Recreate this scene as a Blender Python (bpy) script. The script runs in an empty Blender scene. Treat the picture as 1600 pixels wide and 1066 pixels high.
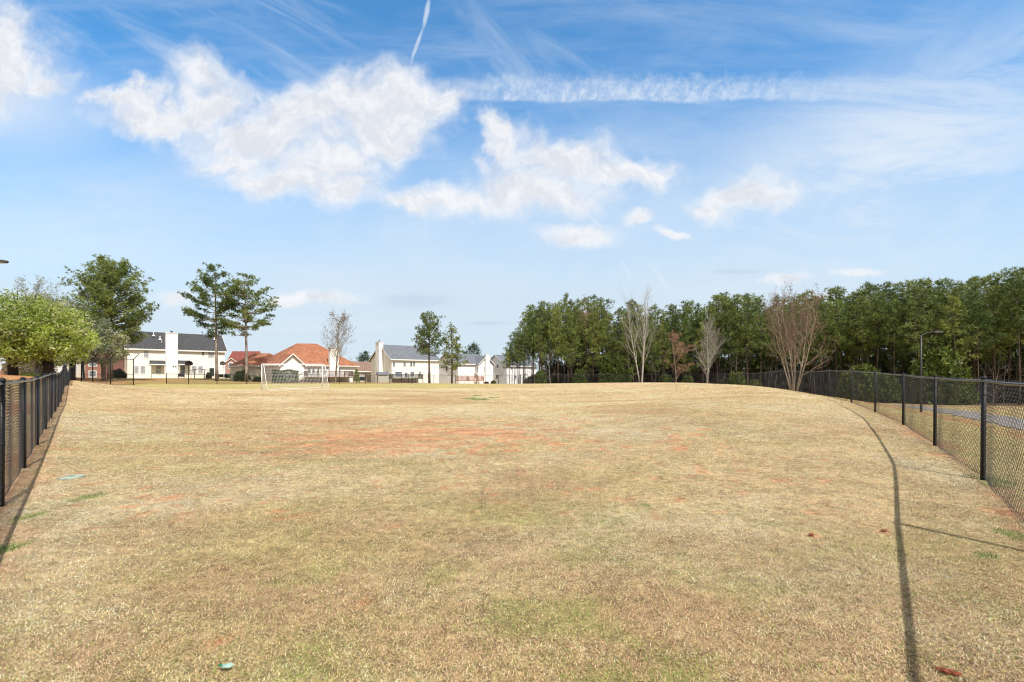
import bpy, bmesh, math, random
import numpy as np
from mathutils import Vector
PI = math.pi; R = math.radians
SC = bpy.context.scene; COL = SC.collection
random.seed(7); RS = np.random.RandomState(11)
F = 755.0; CX = 800.0; HY = 590.0; CH = 1.28          # focal length in photo pixels, horizon row, camera height

# ------------------------------------------------------------------ camera
cd = bpy.data.cameras.new('camera'); cam = bpy.data.objects.new('camera', cd); COL.objects.link(cam)
cam.location = (0, 0, CH); cam.rotation_euler = (PI/2, 0, 0)
cd.sensor_width = 36; cd.lens = F/1600*36; cd.shift_y = (HY-533)/1600; cd.clip_start = .05; cd.clip_end = 6000
SC.camera = cam
SC.cycles.filter_width = 1.1
# ------------------------------------------------------------------ exposure, sun
vs = SC.view_settings; vs.view_transform = 'Standard'; vs.look = 'None'; vs.exposure = 0.22; vs.gamma = 1; vs.use_curve_mapping = False
SUN_EL = 52.5; sun_dir = Vector((.530*math.cos(R(SUN_EL)), -.848*math.cos(R(SUN_EL)), math.sin(R(SUN_EL))))   # towards the sun
sd = bpy.data.lights.new('sun', 'SUN'); sd.energy = 4.4; sd.angle = R(.5); sd.color = (1, .955, .88)
so = bpy.data.objects.new('sun', sd); COL.objects.link(so); so.rotation_euler = (-sun_dir).to_track_quat('-Z', 'Y').to_euler(); so.location = (20, -30, 40)

# ------------------------------------------------------------------ tiny node language
class S:
    def __init__(s, nt, sock): s.nt = nt; s.k = sock
    def _m(s, op, a=None, b=None, rev=False):
        n = s.nt.nodes.new('ShaderNodeMath'); n.operation = op
        ins = [s]+[q for q in (a, b) if q is not None]
        if rev: ins = [a, s]
        for i, q in enumerate(ins):
            if isinstance(q, S): s.nt.links.new(q.k, n.inputs[i])
            else: n.inputs[i].default_value = q
        return S(s.nt, n.outputs[0])
    def __add__(s, o): return s._m('ADD', o)
    __radd__ = __add__
    def __sub__(s, o): return s._m('SUBTRACT', o)
    def __rsub__(s, o): return s._m('SUBTRACT', o, rev=True)
    def __mul__(s, o): return s._m('MULTIPLY', o)
    __rmul__ = __mul__
    def __truediv__(s, o): return s._m('DIVIDE', o)
    def abs(s): return s._m('ABSOLUTE')
    def max(s, o): return s._m('MAXIMUM', o)
    def min(s, o): return s._m('MINIMUM', o)
    def smax(s, o, k): return s._m('SMOOTH_MAX', o, k)
    def pow(s, o): return s._m('POWER', o)
    def sm(s, e0, e1, o0=0., o1=1.):
        n = s.nt.nodes.new('ShaderNodeMapRange'); n.interpolation_type = 'SMOOTHSTEP'
        for i, q in enumerate((s, e0, e1, o0, o1)):
            if isinstance(q, S): s.nt.links.new(q.k, n.inputs[i])
            else: n.inputs[i].default_value = q
        return S(s.nt, n.outputs[0])
def xyz(nt, x, y, z=0.):
    n = nt.nodes.new('ShaderNodeCombineXYZ')
    for i, q in enumerate((x, y, z)):
        if isinstance(q, S): nt.links.new(q.k, n.inputs[i])
        else: n.inputs[i].default_value = q
    return S(nt, n.outputs[0])
def sep(nt, v):
    n = nt.nodes.new('ShaderNodeSeparateXYZ'); nt.links.new(v.k, n.inputs[0]); return [S(nt, o) for o in n.outputs]
def noise(nt, v, scale=1., det=4., rough=.5, dist=0., col=False, lac=2.):
    n = nt.nodes.new('ShaderNodeTexNoise')
    if v is not None: nt.links.new(v.k, n.inputs['Vector'])
    n.inputs['Scale'].default_value = scale; n.inputs['Detail'].default_value = det
    n.inputs['Roughness'].default_value = rough; n.inputs['Distortion'].default_value = dist; n.inputs['Lacunarity'].default_value = lac
    return S(nt, n.outputs['Color' if col else 'Fac'])
def mapping(nt, v, loc=(0,0,0), rot=(0,0,0), sc=(1,1,1), typ='POINT'):
    n = nt.nodes.new('ShaderNodeMapping'); n.vector_type = typ; nt.links.new(v.k, n.inputs[0])
    n.inputs['Location'].default_value = loc; n.inputs['Rotation'].default_value = rot; n.inputs['Scale'].default_value = sc
    return S(nt, n.outputs[0])
def vlen(nt, v):
    n = nt.nodes.new('ShaderNodeVectorMath'); n.operation = 'LENGTH'; nt.links.new(v.k, n.inputs[0]); return S(nt, n.outputs['Value'])
def vop(nt, op, a, b):
    n = nt.nodes.new('ShaderNodeVectorMath'); n.operation = op
    for i, q in enumerate((a, b)):
        if isinstance(q, S): nt.links.new(q.k, n.inputs[i])
        elif isinstance(q, (int, float)): n.inputs[3].default_value = q
        else: n.inputs[i].default_value = q
    return S(nt, n.outputs[0])
def vscale(nt, a, f):
    n = nt.nodes.new('ShaderNodeVectorMath'); n.operation = 'SCALE'; nt.links.new(a.k, n.inputs[0])
    if isinstance(f, S): nt.links.new(f.k, n.inputs[3])
    else: n.inputs[3].default_value = f
    return S(nt, n.outputs[0])
def mixc(nt, f, a, b, typ='MIX'):
    n = nt.nodes.new('ShaderNodeMix'); n.data_type = 'RGBA'; n.blend_type = typ; n.clamp_factor = True
    for i, q in ((0, f), (6, a), (7, b)):
        if isinstance(q, S): nt.links.new(q.k, n.inputs[i])
        elif i == 0: n.inputs[i].default_value = q
        else: n.inputs[i].default_value = (*q, 1) if len(q) == 3 else q
    return S(nt, n.outputs[2])

# ------------------------------------------------------------------ sky with clouds (world, by direction)
W = bpy.data.worlds.new('World'); SC.world = W; W.use_nodes = True
W.cycles.sampling_method = 'MANUAL'; W.cycles.sample_map_resolution = 256
nt = W.node_tree; nt.nodes.clear()
out = nt.nodes.new('ShaderNodeOutputWorld'); bg = nt.nodes.new('ShaderNodeBackground'); nt.links.new(bg.outputs[0], out.inputs[0])
sky = nt.nodes.new('ShaderNodeTexSky'); sky.sky_type = 'NISHITA'; sky.sun_disc = False
sky.sun_elevation = R(SUN_EL); sky.sun_rotation = math.atan2(sun_dir.x, sun_dir.y); sky.air_density = 1.0; sky.dust_density = .6; sky.ozone_density = 1.6; sky.altitude = 200
STR = .12; bg.inputs[1].default_value = STR
tc = nt.nodes.new('ShaderNodeTexCoord'); D = S(nt, tc.outputs['Generated'])
dx, dy, dz = sep(nt, D)
yy = dy.abs().max(.12); P = xyz(nt, dx/yy, dz/yy)
pu, pv, _ = sep(nt, P)
def UV(px, py): return ((px-CX)/F, (HY-py)/F)
def blob(v, px, py, rx, ry, rot=0.):
    u0, v0 = UV(px, py)
    if rot: return 1.0 - vlen(nt, mapping(nt, v, (u0, v0, 0), (0, 0, R(rot)), (rx/F, ry/F, 1), 'TEXTURE'))
    n = nt.nodes.new('ShaderNodeVectorMath'); n.operation = 'MULTIPLY_ADD'; nt.links.new(v.k, n.inputs[0]); n.inputs[1].default_value = (F/rx, F/ry, 0); n.inputs[2].default_value = (-u0*F/rx, -v0*F/ry, 0)
    return 1.0 - vlen(nt, S(nt, n.outputs[0]))
CUM = [(640,150,92,62,0),(560,148,85,60,0),(600,195,110,52,0),(480,170,105,56,0),(322,148,72,56,0),(400,200,130,52,0),(255,172,120,34,0),
       (695,168,46,36,0),(515,245,105,52,0),(455,285,100,42,0),(540,296,64,38,0),(185,150,75,18,0),(380,245,80,30,0),
       (5,55,105,95,0),(-30,110,100,66,0),(70,112,46,32,0),
       (775,222,36,30,0),(880,248,115,46,0),(965,264,90,34,0),(835,298,120,36,0),(700,312,115,28,0),(630,318,62,22,0),(1005,262,56,17,0),(770,250,30,26,0),
       (1160,304,62,40,0),(1198,312,42,30,0),(1118,322,46,20,0),(905,368,60,22,0),(985,345,26,13,0),(1050,368,34,10,0),
       (500,463,76,12,0),(450,468,40,12,0),(272,460,24,13,0),(1230,438,38,6,0),(1345,430,42,8,0),(1290,460,30,6,0)]
wn1 = vop(nt, 'SUBTRACT', noise(nt, P, 4.5, 3., .5, col=True), (.5,.5,.5)); wn2 = vop(nt, 'SUBTRACT', noise(nt, P, 17., 3., .6, col=True), (.5,.5,.5))
amp = pv.sm(.12, .52, .28, 1.)
Pw = vop(nt, 'ADD', vop(nt, 'ADD', P, vscale(nt, wn1, amp*.24)), vscale(nt, wn2, amp*.085))
def thr(v, f):          # same vector, but evaluated after f: keeps the shader's working set small
    n = nt.nodes.new('ShaderNodeVectorMath'); n.operation = 'MULTIPLY_ADD'; nt.links.new(f.k, n.inputs[0]); n.inputs[1].default_value = (1e-6, 1e-6, 0); nt.links.new(v.k, n.inputs[2]); return S(nt, n.outputs[0])
def cumfield(v):
    f = None
    for b in CUM:
        q = blob(v, *b); f = q if f is None else f.smax(q, .3); v = thr(v, f)
    return f
f1 = cumfield(Pw)
nf = noise(nt, Pw, 11., 6., .6)
dens = f1 + (nf-.5)*1.0*amp.max(.75) + .10
ca = dens.sm(-.26, .86)
# lit billows and greyer thick parts
nf2 = noise(nt, vop(nt, 'ADD', Pw, (.010, .022, 0)), 11., 4., .6)
emb = (nf-nf2)*3.2+.5
shade = ((1.0-emb)*.9+dens*.35-.15).sm(.1, 1.0)
ccol = mixc(nt, shade*.75, (.79,.805,.83), (.60,.63,.70))
P = thr(P, ccol)
# cirrus: stretched noise in several directions, each limited to its own part of the sky
def streak(rot, along, across, det=5., lo=.45, hi=.75, seed=0., dist=.6, rough=.62):
    m = mapping(nt, P, (seed, seed*1.7, seed), (0, 0, R(rot)), (1,1,1))
    mm = mapping(nt, m, (0,0,0), (0,0,0), (along, across, 1))
    return noise(nt, mm, 1., det, rough, dist).sm(lo, hi)
def m01(b, e=.9): return b.sm(0., e)
ci = streak(30, 1.8, 15, seed=3.1, lo=.38, hi=.82)*m01(blob(P, 330, 60, 420, 190, -20))*.62
P = thr(P, ci)
ci = ci.max(streak(22, 3.2, 26, seed=5.3, lo=.42, hi=.85)*m01(blob(P, 450, 60, 330, 130, -25))*.4)
P = thr(P, ci)
ci = ci.max(streak(42, 2.4, 9, seed=1.3, lo=.38, hi=.85, dist=1.2)*m01(blob(P, 820, 80, 260, 160, -30))*.34)
P = thr(P, ci)
ci = ci.max(streak(-33, 1.5, 4.2, seed=7.7, lo=.25, hi=.75, dist=1.)*m01(blob(P, 1440, 190, 600, 210, 28), 1.1)*.85)
P = thr(P, ci)
ci = ci.max(streak(-24, 3.0, 11, seed=9.2, lo=.36, hi=.8, dist=1.2)*m01(blob(P, 1400, 260, 420, 130, 27))*.5)
P = thr(P, ci)
ci = ci.max(streak(-30, 1.4, 8, seed=2.2, lo=.3, hi=.8, dist=.8)*m01(blob(P, 1520, 350, 330, 80, 29))*.5)
P = thr(P, ci)
ci = ci.max(streak(86, 1.2, 18, seed=4.4, lo=.45, hi=.85)*m01(blob(P, 1080, 150, 150, 230, 0))*.28)
P = thr(P, ci)
ci = ci.max(noise(nt, mapping(nt, P, (0,0,0), (0,0,R(-8)), (3.2, 6.5, 1)), 1., 6., .62, .8).sm(.36, .78)*m01(blob(P, 1080, 330, 950, 250, 0), 1.)*.55)
P = thr(P, ci)
ci = ci.max(noise(nt, mapping(nt, P, (3,2,0), (0,0,R(6)), (1.6, 5.5, 1)), 1., 5., .58, .5).sm(.34, .8)*m01(blob(P, 250, 330, 650, 190, 0), 1.)*.45)
P = thr(P, ci)
ci = ci.max(m01(blob(P, 1400, 200, 460, 230, 35), 1.3)*.5)
P = thr(P, ci)
ci = ci.max(noise(nt, mapping(nt, P, (5,1,0), (0,0,R(-33)), (1.1, 4.6, 1)), 1., 8., .68, .5).sm(.36, .66)*m01(blob(P, 1420, 230, 600, 300, 25), 1.)*.8)
P = thr(P, ci)
ci = ci.max(noise(nt, mapping(nt, P, (8,4,0), (0,0,R(27)), (1.5, 8.0, 1)), 1., 7., .62, .4).sm(.36, .8)*.34)
P = thr(P, ci)
ci = ci.max(m01(blob(P, 40, 170, 260, 120, 0), 1.2)*.65)
P = thr(P, ci)
# ribbed contrail
rip = noise(nt, mapping(nt, mapping(nt, P, (0,0,0), (0,0,R(28))), (0,0,0), (0,0,0), (58, 36, 1)), 1., 6., .75, .6)*.6+noise(nt, P, 30., 4., .7, .5)*.4
edge = noise(nt, P, 38., 4., .6)
vtop = (HY-118)/F; vbot = (HY-157)/F
lowf = noise(nt, P, 7., 3., .6)
bandm = (pv + (edge-.5)*.05 + (lowf-.5)*.03).sm(vtop+.014, vtop-.02)*(pv-(edge-.5)*.012-(lowf-.5)*.03).sm(vbot-.006, vbot+.004)
bandx = pu.sm((690-CX)/F, (800-CX)/F)*pu.sm((1520-CX)/F, (1050-CX)/F)*lowf.sm(.22, .48, .7, 1.)
ct = bandm*bandx*(.20+.60*rip.sm(.38, .64))*(.72+.3*(pv).sm(vtop, vbot))
P = thr(P, ct)
# thin trails
def trail(x0, y0, x1, y1, w, a):
    L = math.hypot(x1-x0, y1-y0); ang = math.degrees(math.atan2(-(y1-y0), x1-x0))
    b = blob(vop(nt, 'ADD', P, vscale(nt, wn2, .01)), (x0+x1)/2, (y0+y1)/2, L/2*1.15, w, ang)
    return b.sm(0., .7)*a
tr = trail(672, -8, 660, 50, 5, .6)
P = thr(P, tr)
for a in ((663,35,640,106,4.5,.55), (912,328,944,362,4,.5), (968,398,990,450,5,.3), (1005,398,1056,470,7,.35), (20,186,130,168,4.5,.45), (1180,420,820,520,1.5,.0)):
    if a[5] > 0: tr = tr.max(trail(*a))
    P = thr(P, tr)
ci = ci.max(tr)
P = thr(P, ci)
# thin veil whitening towards the horizon
veil = (pv+(noise(nt, mapping(nt, P, (0,0,0), (0,0,0), (1.2, 3.5, 1)), 1., 4., .5)-.5)*.22).sm(.66, .10)*.97
base = mixc(nt, 1.0, S(nt, sky.outputs[0]), (STR*.66, STR*1.40, STR*1.72), 'MULTIPLY')
c = mixc(nt, veil, base, (.575,.672,.755))
c = mixc(nt, ci, c, (.72,.775,.83))
c = mixc(nt, ct*.78, c, (.76,.81,.86))
gm = blob(P, 655, 470, 90, 16).max(blob(P, 1150, 425, 60, 6)).max(blob(P, 760, 505, 60, 6))
c = mixc(nt, m01(gm+(nf-.5)*.8, .9)*.45, c, (.45,.55,.68))
c = mixc(nt, ca, c, ccol)
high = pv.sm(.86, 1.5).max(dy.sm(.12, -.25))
c = mixc(nt, high*.85, c, (.50,.46,.42))  # warm grey cloud added overhead and behind, out of view, to lessen blue fill
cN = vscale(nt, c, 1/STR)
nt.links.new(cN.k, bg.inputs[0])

# ------------------------------------------------------------------ object helpers
def tag(o, label=None, cat=None, group=None, kind=None):
    if label: o['label'] = label
    if cat: o['category'] = cat
    if group: o['group'] = group
    if kind: o['kind'] = kind
    return o
def empty(name, loc, rz=0.):
    o = bpy.data.objects.new(name, None); COL.objects.link(o); o.location = loc; o.rotation_euler = (0, 0, rz); o.empty_display_size = .3; return o
def link(name, me, parent=None, loc=(0,0,0)):
    o = bpy.data.objects.new(name, me); COL.objects.link(o); o.location = loc
    if parent: o.parent = parent
    return o
def copy_tree(o, parent=None):
    c = o.copy(); COL.objects.link(c)
    if parent: c.parent = parent
    for ch in list(o.children): copy_tree(ch, c)
    return c
class MB:
    def __init__(s): s.v = []; s.f = []
    def add(s, v, f):
        b = len(s.v); s.v += [tuple(q) for q in v]; s.f += [tuple(i+b for i in q) for q in f]; return s
    def box(s, x0, x1, y0, y1, z0, z1):
        return s.add([(x0,y0,z0),(x1,y0,z0),(x1,y1,z0),(x0,y1,z0),(x0,y0,z1),(x1,y0,z1),(x1,y1,z1),(x0,y1,z1)],
                     [(0,3,2,1),(4,5,6,7),(0,1,5,4),(1,2,6,5),(2,3,7,6),(3,0,4,7)])
    def tube(s, pts, rad, n=6, cap=True):
        pts = [Vector(p) for p in pts]
        if not hasattr(rad, '__len__'): rad = [rad]*len(pts)
        b = len(s.v)
        for i, p in enumerate(pts):
            d = (pts[min(i+1, len(pts)-1)]-pts[max(i-1, 0)]); d = d.normalized() if d.length > 1e-9 else Vector((0,0,1))
            a = d.orthogonal().normalized() if abs(d.z) > .95 else d.cross(Vector((0,0,1))).normalized(); c = d.cross(a)
            for k in range(n):
                t = 2*PI*k/n; q = p+(a*math.cos(t)+c*math.sin(t))*rad[i]; s.v.append(tuple(q))
        for i in range(len(pts)-1):
            for k in range(n):
                k2 = (k+1) % n; s.f.append((b+i*n+k, b+i*n+k2, b+(i+1)*n+k2, b+(i+1)*n+k))
        if cap:
            s.f.append(tuple(b+k for k in reversed(range(n)))); e = b+(len(pts)-1)*n; s.f.append(tuple(e+k for k in range(n)))
        return s
    def build(s, name, mat, parent=None, smooth=False, loc=(0,0,0)):
        me = bpy.data.meshes.new(name); me.from_pydata(s.v, [], s.f); me.update()
        me.materials.append(mat)
        if smooth: me.polygons.foreach_set('use_smooth', [True]*len(me.polygons))
        return link(name, me, parent, loc)
def mesh_np(name, V, Fc, mat, col=None, parent=None, smooth=False, loc=(0,0,0)):
    me = bpy.data.meshes.new(name); k = Fc.shape[1]; n = len(Fc)
    me.vertices.add(len(V)); me.vertices.foreach_set('co', np.ascontiguousarray(V, np.float32).ravel())
    me.loops.add(n*k); me.loops.foreach_set('vertex_index', np.ascontiguousarray(Fc, np.int32).ravel())
    me.polygons.add(n); me.polygons.foreach_set('loop_start', np.arange(0, n*k, k, dtype=np.int32))
    if smooth: me.polygons.foreach_set('use_smooth', np.ones(n, bool))
    me.update(calc_edges=True)
    if col is not None:
        a = me.color_attributes.new('Col', 'FLOAT_COLOR', 'POINT'); c4 = np.ones((len(V), 4), np.float32); c4[:, :3] = col; a.data.foreach_set('color', c4.ravel())
    me.materials.append(mat)
    return link(name, me, parent, loc)

# ------------------------------------------------------------------ materials
def mat(name, base, rough=.7, vary=.0, vscl=3., metal=0., spec=.3, bump=0., bscl=20., coord='Object', stretch=(1,1,1), col2=None):
    m = bpy.data.materials.new(name); m.use_nodes = True; n = m.node_tree; b = n.nodes['Principled BSDF']
    b.inputs['Roughness'].default_value = rough; b.inputs['Metallic'].default_value = metal; b.inputs['Specular IOR Level'].default_value = spec
    t = n.nodes.new('ShaderNodeTexCoord'); v = mapping(n, S(n, t.outputs[coord]), sc=stretch)
    if vary > 0:
        f = noise(n, v, vscl, 5., .6); c2 = col2 if col2 else tuple(q*(1-vary) for q in base); c1 = base if col2 else tuple(min(1, q*(1+vary*.6)) for q in base)
        c = mixc(n, f.sm(.3, .7), c2, c1); n.links.new(c.k, b.inputs['Base Color'])
    else: b.inputs['Base Color'].default_value = (*base, 1)
    if bump > 0:
        bn = n.nodes.new('ShaderNodeBump'); bn.inputs['Strength'].default_value = bump; bn.inputs['Distance'].default_value = .02
        n.links.new(noise(n, v, bscl, 4., .6).k, bn.inputs['Height']); n.links.new(bn.outputs[0], b.inputs['Normal'])
    return m
def siding(name, base, pitch=.16):
    m = mat(name, base, .55, .07, .8); n = m.node_tree; b = n.nodes['Principled BSDF']
    t = n.nodes.new('ShaderNodeTexCoord'); x, y, z = sep(n, S(n, t.outputs['Object']))
    fr = (z/pitch)._m('FRACT'); c0 = b.inputs['Base Color'].links[0].from_socket
    line = fr.sm(.82, .98); c = mixc(n, line*.35, S(n, c0), tuple(q*.5 for q in base)); n.links.new(c.k, b.inputs['Base Color'])
    bn = n.nodes.new('ShaderNodeBump'); bn.inputs['Strength'].default_value = .5; bn.inputs['Distance'].default_value = .02
    n.links.new((1.0-fr).k, bn.inputs['Height']); n.links.new(bn.outputs[0], b.inputs['Normal'])
    return m
def brick(name, c1, c2):
    m = mat(name, c1, .8); n = m.node_tree; b = n.nodes['Principled BSDF']
    t = n.nodes.new('ShaderNodeTexCoord'); x, y, z = sep(n, S(n, t.outputs['Object']))
    br = n.nodes.new('ShaderNodeTexBrick'); n.links.new(xyz(n, x+y, z, 0.).k, br.inputs['Vector'])
    br.inputs['Color1'].default_value = (*c1, 1); br.inputs['Color2'].default_value = (*c2, 1); br.inputs['Mortar'].default_value = (.42,.36,.32,1)
    br.inputs['Scale'].default_value = 1; br.inputs['Brick Width'].default_value = .24; br.inputs['Row Height'].default_value = .085; br.inputs['Mortar Size'].default_value = .01
    n.links.new(br.outputs[0], b.inputs['Base Color']); return m
def leafmat(name, transl=.3, rough=.55, spec=.35):
    m = bpy.data.materials.new(name); m.use_nodes = True; n = m.node_tree; b = n.nodes['Principled BSDF']; o = n.nodes['Material Output']
    a = n.nodes.new('ShaderNodeAttribute'); a.attribute_name = 'Col'; oi = n.nodes.new('ShaderNodeObjectInfo')
    r = S(n, oi.outputs['Random']); c = mixc(n, 1., S(n, a.outputs['Color']), xyz(n, .68+.55*r, .74+.42*r, .8+.25*r), 'MULTIPLY')
    n.links.new(c.k, b.inputs['Base Color']); b.inputs['Roughness'].default_value = rough; b.inputs['Specular IOR Level'].default_value = spec
    tr = n.nodes.new('ShaderNodeBsdfTranslucent'); n.links.new(c.k, tr.inputs[0]); mx = n.nodes.new('ShaderNodeMixShader'); mx.inputs[0].default_value = transl
    n.links.new(b.outputs[0], mx.inputs[1]); n.links.new(tr.outputs[0], mx.inputs[2]); n.links.new(mx.outputs[0], o.inputs[0]); return m
M = {}
M['black'] = mat('black_vinyl', (.014,.014,.016), .45, spec=.3)
M['wire'] = mat('black_wire', (.022,.023,.025), .45, spec=.5)
M['rail'] = mat('rail_vinyl', (.035,.037,.04), .28, spec=.6)
M['white'] = mat('white_paint', (.80,.80,.78), .4, .05, 2)
M['net'] = mat('net_cord', (.75,.75,.75), .8)
M['cream'] = siding('cream_siding', (.90,.88,.80)); M['offwhite'] = siding('off_white_siding', (.90,.89,.86)); M['whites'] = siding('white_siding', (.92,.92,.91))
M['greysid'] = siding('beige_siding', (.62,.57,.50)); M['tansid'] = siding('tan_siding', (.55,.46,.36)); M['bluesid'] = siding('blue_siding', (.55,.62,.72))
M['brick'] = brick('red_brick', (.42,.13,.08), (.33,.11,.08)); M['pbrick'] = brick('pink_brick', (.50,.24,.17), (.40,.18,.13))
M['shgrey'] = mat('grey_shingles', (.12,.12,.125), .9, .45, 3.5, bump=.4); M['shdark'] = mat('dark_shingles', (.075,.075,.08), .9, .5, 4, bump=.4)
M['shorange'] = mat('terracotta_shingles', (.36,.15,.085), .9, .22, 1.2, bump=.4); M['shred'] = mat('maroon_shingles', (.24,.075,.06), .9, .3, 2)
M['shbrown'] = mat('brown_shingles', (.26,.17,.13), .9, .3, 2); M['shblue'] = mat('slate_shingles', (.17,.185,.21), .9, .35, 3)
M['glass'] = mat('window_glass', (.18,.21,.25), .12, .5, 1.3, spec=.8); M['dglass'] = mat('dark_glass', (.03,.035,.04), .12, spec=.8)
M['blind'] = mat('window_blind', (.26,.28,.31), .25, .5, 1.6, spec=.6, col2=(.45,.46,.48))
M['wood'] = mat('brown_deck_wood', (.17,.10,.07), .8, .35, 4, stretch=(1,1,8)); M['redwood'] = mat('orange_deck_wood', (.45,.17,.09), .8, .25, 4); M['dwood'] = mat('dark_deck_wood', (.07,.055,.045), .8, .4, 4)
M['bark'] = mat('pine_bark', (.13,.095,.07), .95, .5, 4, bump=.8, bscl=12, stretch=(1,1,.3)); M['gbark'] = mat('grey_brown_bark', (.30,.25,.21), .95, .45, 3, bump=.6, stretch=(1,1,.3))
M['wbark'] = mat('pale_bark', (.40,.37,.33), .9, .25, 3); M['rbark'] = mat('reddish_grey_bark', (.28,.19,.15), .9, .3, 3); M['dbark'] = mat('dark_bark', (.045,.038,.033), .95, .5, 4, bump=.8)
M['tbark'] = mat('tan_bark', (.34,.27,.20), .9, .3, 3)
M['leaf'] = leafmat('pine_needles', .26, .5); M['pleaf'] = leafmat('spring_leaves', .35, .5); M['twig'] = leafmat('bud_twigs', .1, .8, .1); M['bush'] = leafmat('bush_leaves', .2, .5)
M['lampm'] = mat('grey_lamp_metal', (.055,.05,.045), .5, .2, 3, metal=.3, spec=.5); M['lens'] = mat('lamp_lens', (.45,.45,.45), .3)
M['concrete'] = mat('concrete', (.45,.43,.40), .9, .2, 5)
M['gravel'] = mat('gravel', (.30,.275,.25), .95, .35, 9, bump=.8, bscl=60)
M['valve'] = mat('valve_lid_plastic', (.36,.41,.33), .7, .3, 14); M['mint'] = mat('mint_plastic', (.33,.50,.44), .35, .2, 20)
M['dgreen'] = mat('green_plastic', (.02,.20,.09), .4); M['claylump'] = mat('clay_lump', (.36,.11,.06), .9, .4, 30, bump=1, bscl=50)
M['shedw'] = mat('shed_wall', (.50,.47,.42), .6, .1, 3); M['grill'] = mat('black_grill_cover', (.02,.02,.022), .5); M['hoop'] = mat('dark_backboard', (.02,.022,.025), .4); M['hoop2'] = mat('grey_backboard', (.25,.26,.27), .4)
M['shingle_trim'] = M['white']

# ------------------------------------------------------------------ terrain
FENL = [(-4.156*1.22-.895*1.22*(q-3.93), q*1.22) for q in (.75, 2.30, 3.93, 5.56, 7.26, 9.03, 10.85, 12.7, 14.6, 16.55, 18.55, 20.6, 22.7, 24.8, 26.9, 29.1, 31.3, 33.5, 35.7, 37.6)]
FENR = [(.0,-1.6), (1.95,.93), (3.86,3.43), (5.78,5.93), (7.64,8.73), (9.61,11.87), (11.17,14.86), (12.99,18.5), (14.55,22.2), (16.25,26.3), (17.2,29.3), (17.95,32.3), (18.8,35.0), (19.7,37.6), (20.7,41.5), (21.35,45.8), (21.6,49.2), (21.0,52.4), (19.9,55.4), (18.3,58.4), (16.2,61.3)]
BACK = [(-40.9,45.9), (-41.9,48.3), (-43.2,52.0), (-43.1,55.0)]
FENF = [(16.2,61.3), (13.2,63.2), (10.2,64.6), (7.2,65.8), (4.2,66.8), (1.2,67.6), (-1.9,68.2), (-5.0,68.7), (-8.1,69.1), (-11.2,69.3), (-14.3,69.2), (-17.4,68.8), (-20.6,67.9), (-23.8,66.7), (-27.,65.2), (-30.3,63.4), (-33.6,61.2), (-37,60.6), (-40.3,60.2), (-42.9,60.0)]
CP = [(0,0,0),(3,3,0),(-3,3,0),(-5,5,0),(-8.5,11,0),(-14,17.3,.09),(-18.5,21.6,.21),(-30,33.5,.34),(-41,45.6,.40),(-43,55,.42),(-40,60,.43),(-23.3,45,.15),(-19,48.5,.25),(-34,61,.43),(-20,67,.42),(0,67.5,.41),(-8,69,.41),
      (0,80,.15),(0,112,-.3),(-28,115,-.25),(-8,133,-.6),(-75,94,1.17),(-62,104,1.17),(-90,110,1.2),(-36,82,.42),(-28,88,.40),(-40,92,.45),(-55,70,.8),(-62,78,1.0),
      (5.8,5.9,.02),(7.64,8.73,.05),(9.6,11.87,.12),(11.2,14.9,.21),(13,18.5,.31),(14.5,22.2,.38),(16.3,26.4,.37),(18,32,.48),(19.7,37.6,.46),(21.3,45.8,.455),(21,52,.45),(16,62,.43),(9,66,.43),(3,3.4,0),(0,-8,0),(-8,0,0),(5,-5,0),
      (0,15,.04),(0,30,.12),(-12,30,.15),(8,40,.33),(0,50,.32),(-10,50,.28),(8,25,.22),
      (30.9,36.5,-1.5),(52,59,-2),(62,59,-2.05),(48,64,-1.95),(36,67,-1.7),(24,74,-.9),(14,80,-.2),(41.7,51,-1.75),(38.6,43,-1.65),(34.3,35,-1.55),(28.3,26.7,-1.3),(21.5,18,-1.05),(18,8,-.95),(9,5.5,-.2),(13,10,-.5),(16.5,14.5,-.75),(24,30,-.9),(29,45,-1.0),(22,22,-.95),(17,-4,-.8),
      (-15,8,.5),(-25,25,.95),(-38,38,1.35),(-50,42,1.45),(-40,30,1.4),(-55,60,1.35),(-60,20,1.5),(-47,50,.95),(-20,4,.9),
      (90,60,-2),(60,100,-2),(0,180,-1),(-100,180,1.2),(-130,100,1.4),(-100,20,1.6),(120,0,-2),(0,-80,0),(90,160,-2),(-60,-60,1)]
CP = np.array(CP, float); C2 = 5.0**2
def _k(ax, ay, bx, by): return np.sqrt((ax[:, None]-bx[None])**2+(ay[:, None]-by[None])**2+C2)
_A = _k(CP[:, 0], CP[:, 1], CP[:, 0], CP[:, 1]); _w = np.linalg.solve(np.block([[_A, np.ones((len(CP), 1))], [np.ones((1, len(CP))), np.zeros((1, 1))]]), np.append(CP[:, 2], 0))
def gh(x, y):
    x = np.atleast_1d(np.asarray(x, float)).ravel(); y = np.atleast_1d(np.asarray(y, float)).ravel(); o = np.empty(len(x))
    for i in range(0, len(x), 60000):
        s = slice(i, i+60000); xx = x[s]; yv = y[s]
        z = _k(xx, yv, CP[:, 0], CP[:, 1]) @ _w[:-1] + _w[-1]
        r = np.sqrt(xx**2+(yv-30)**2); t = np.clip((r-140)/160, 0, 1); t = t*t*(3-2*t)
        o[s] = np.clip(z, -3, 2.2)*(1-t)-.6*t
    return o
def g(x, y): return float(gh([x], [y])[0])
def hsh(ix, iy, s): 
    h = (ix.astype(np.int64)*374761393+iy.astype(np.int64)*668265263+s*974634777) & 0x7fffffff
    h = ((h ^ (h >> 13))*1274126177) & 0x7fffffff; return ((h ^ (h >> 16)) & 0xffff)/65535.
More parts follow.
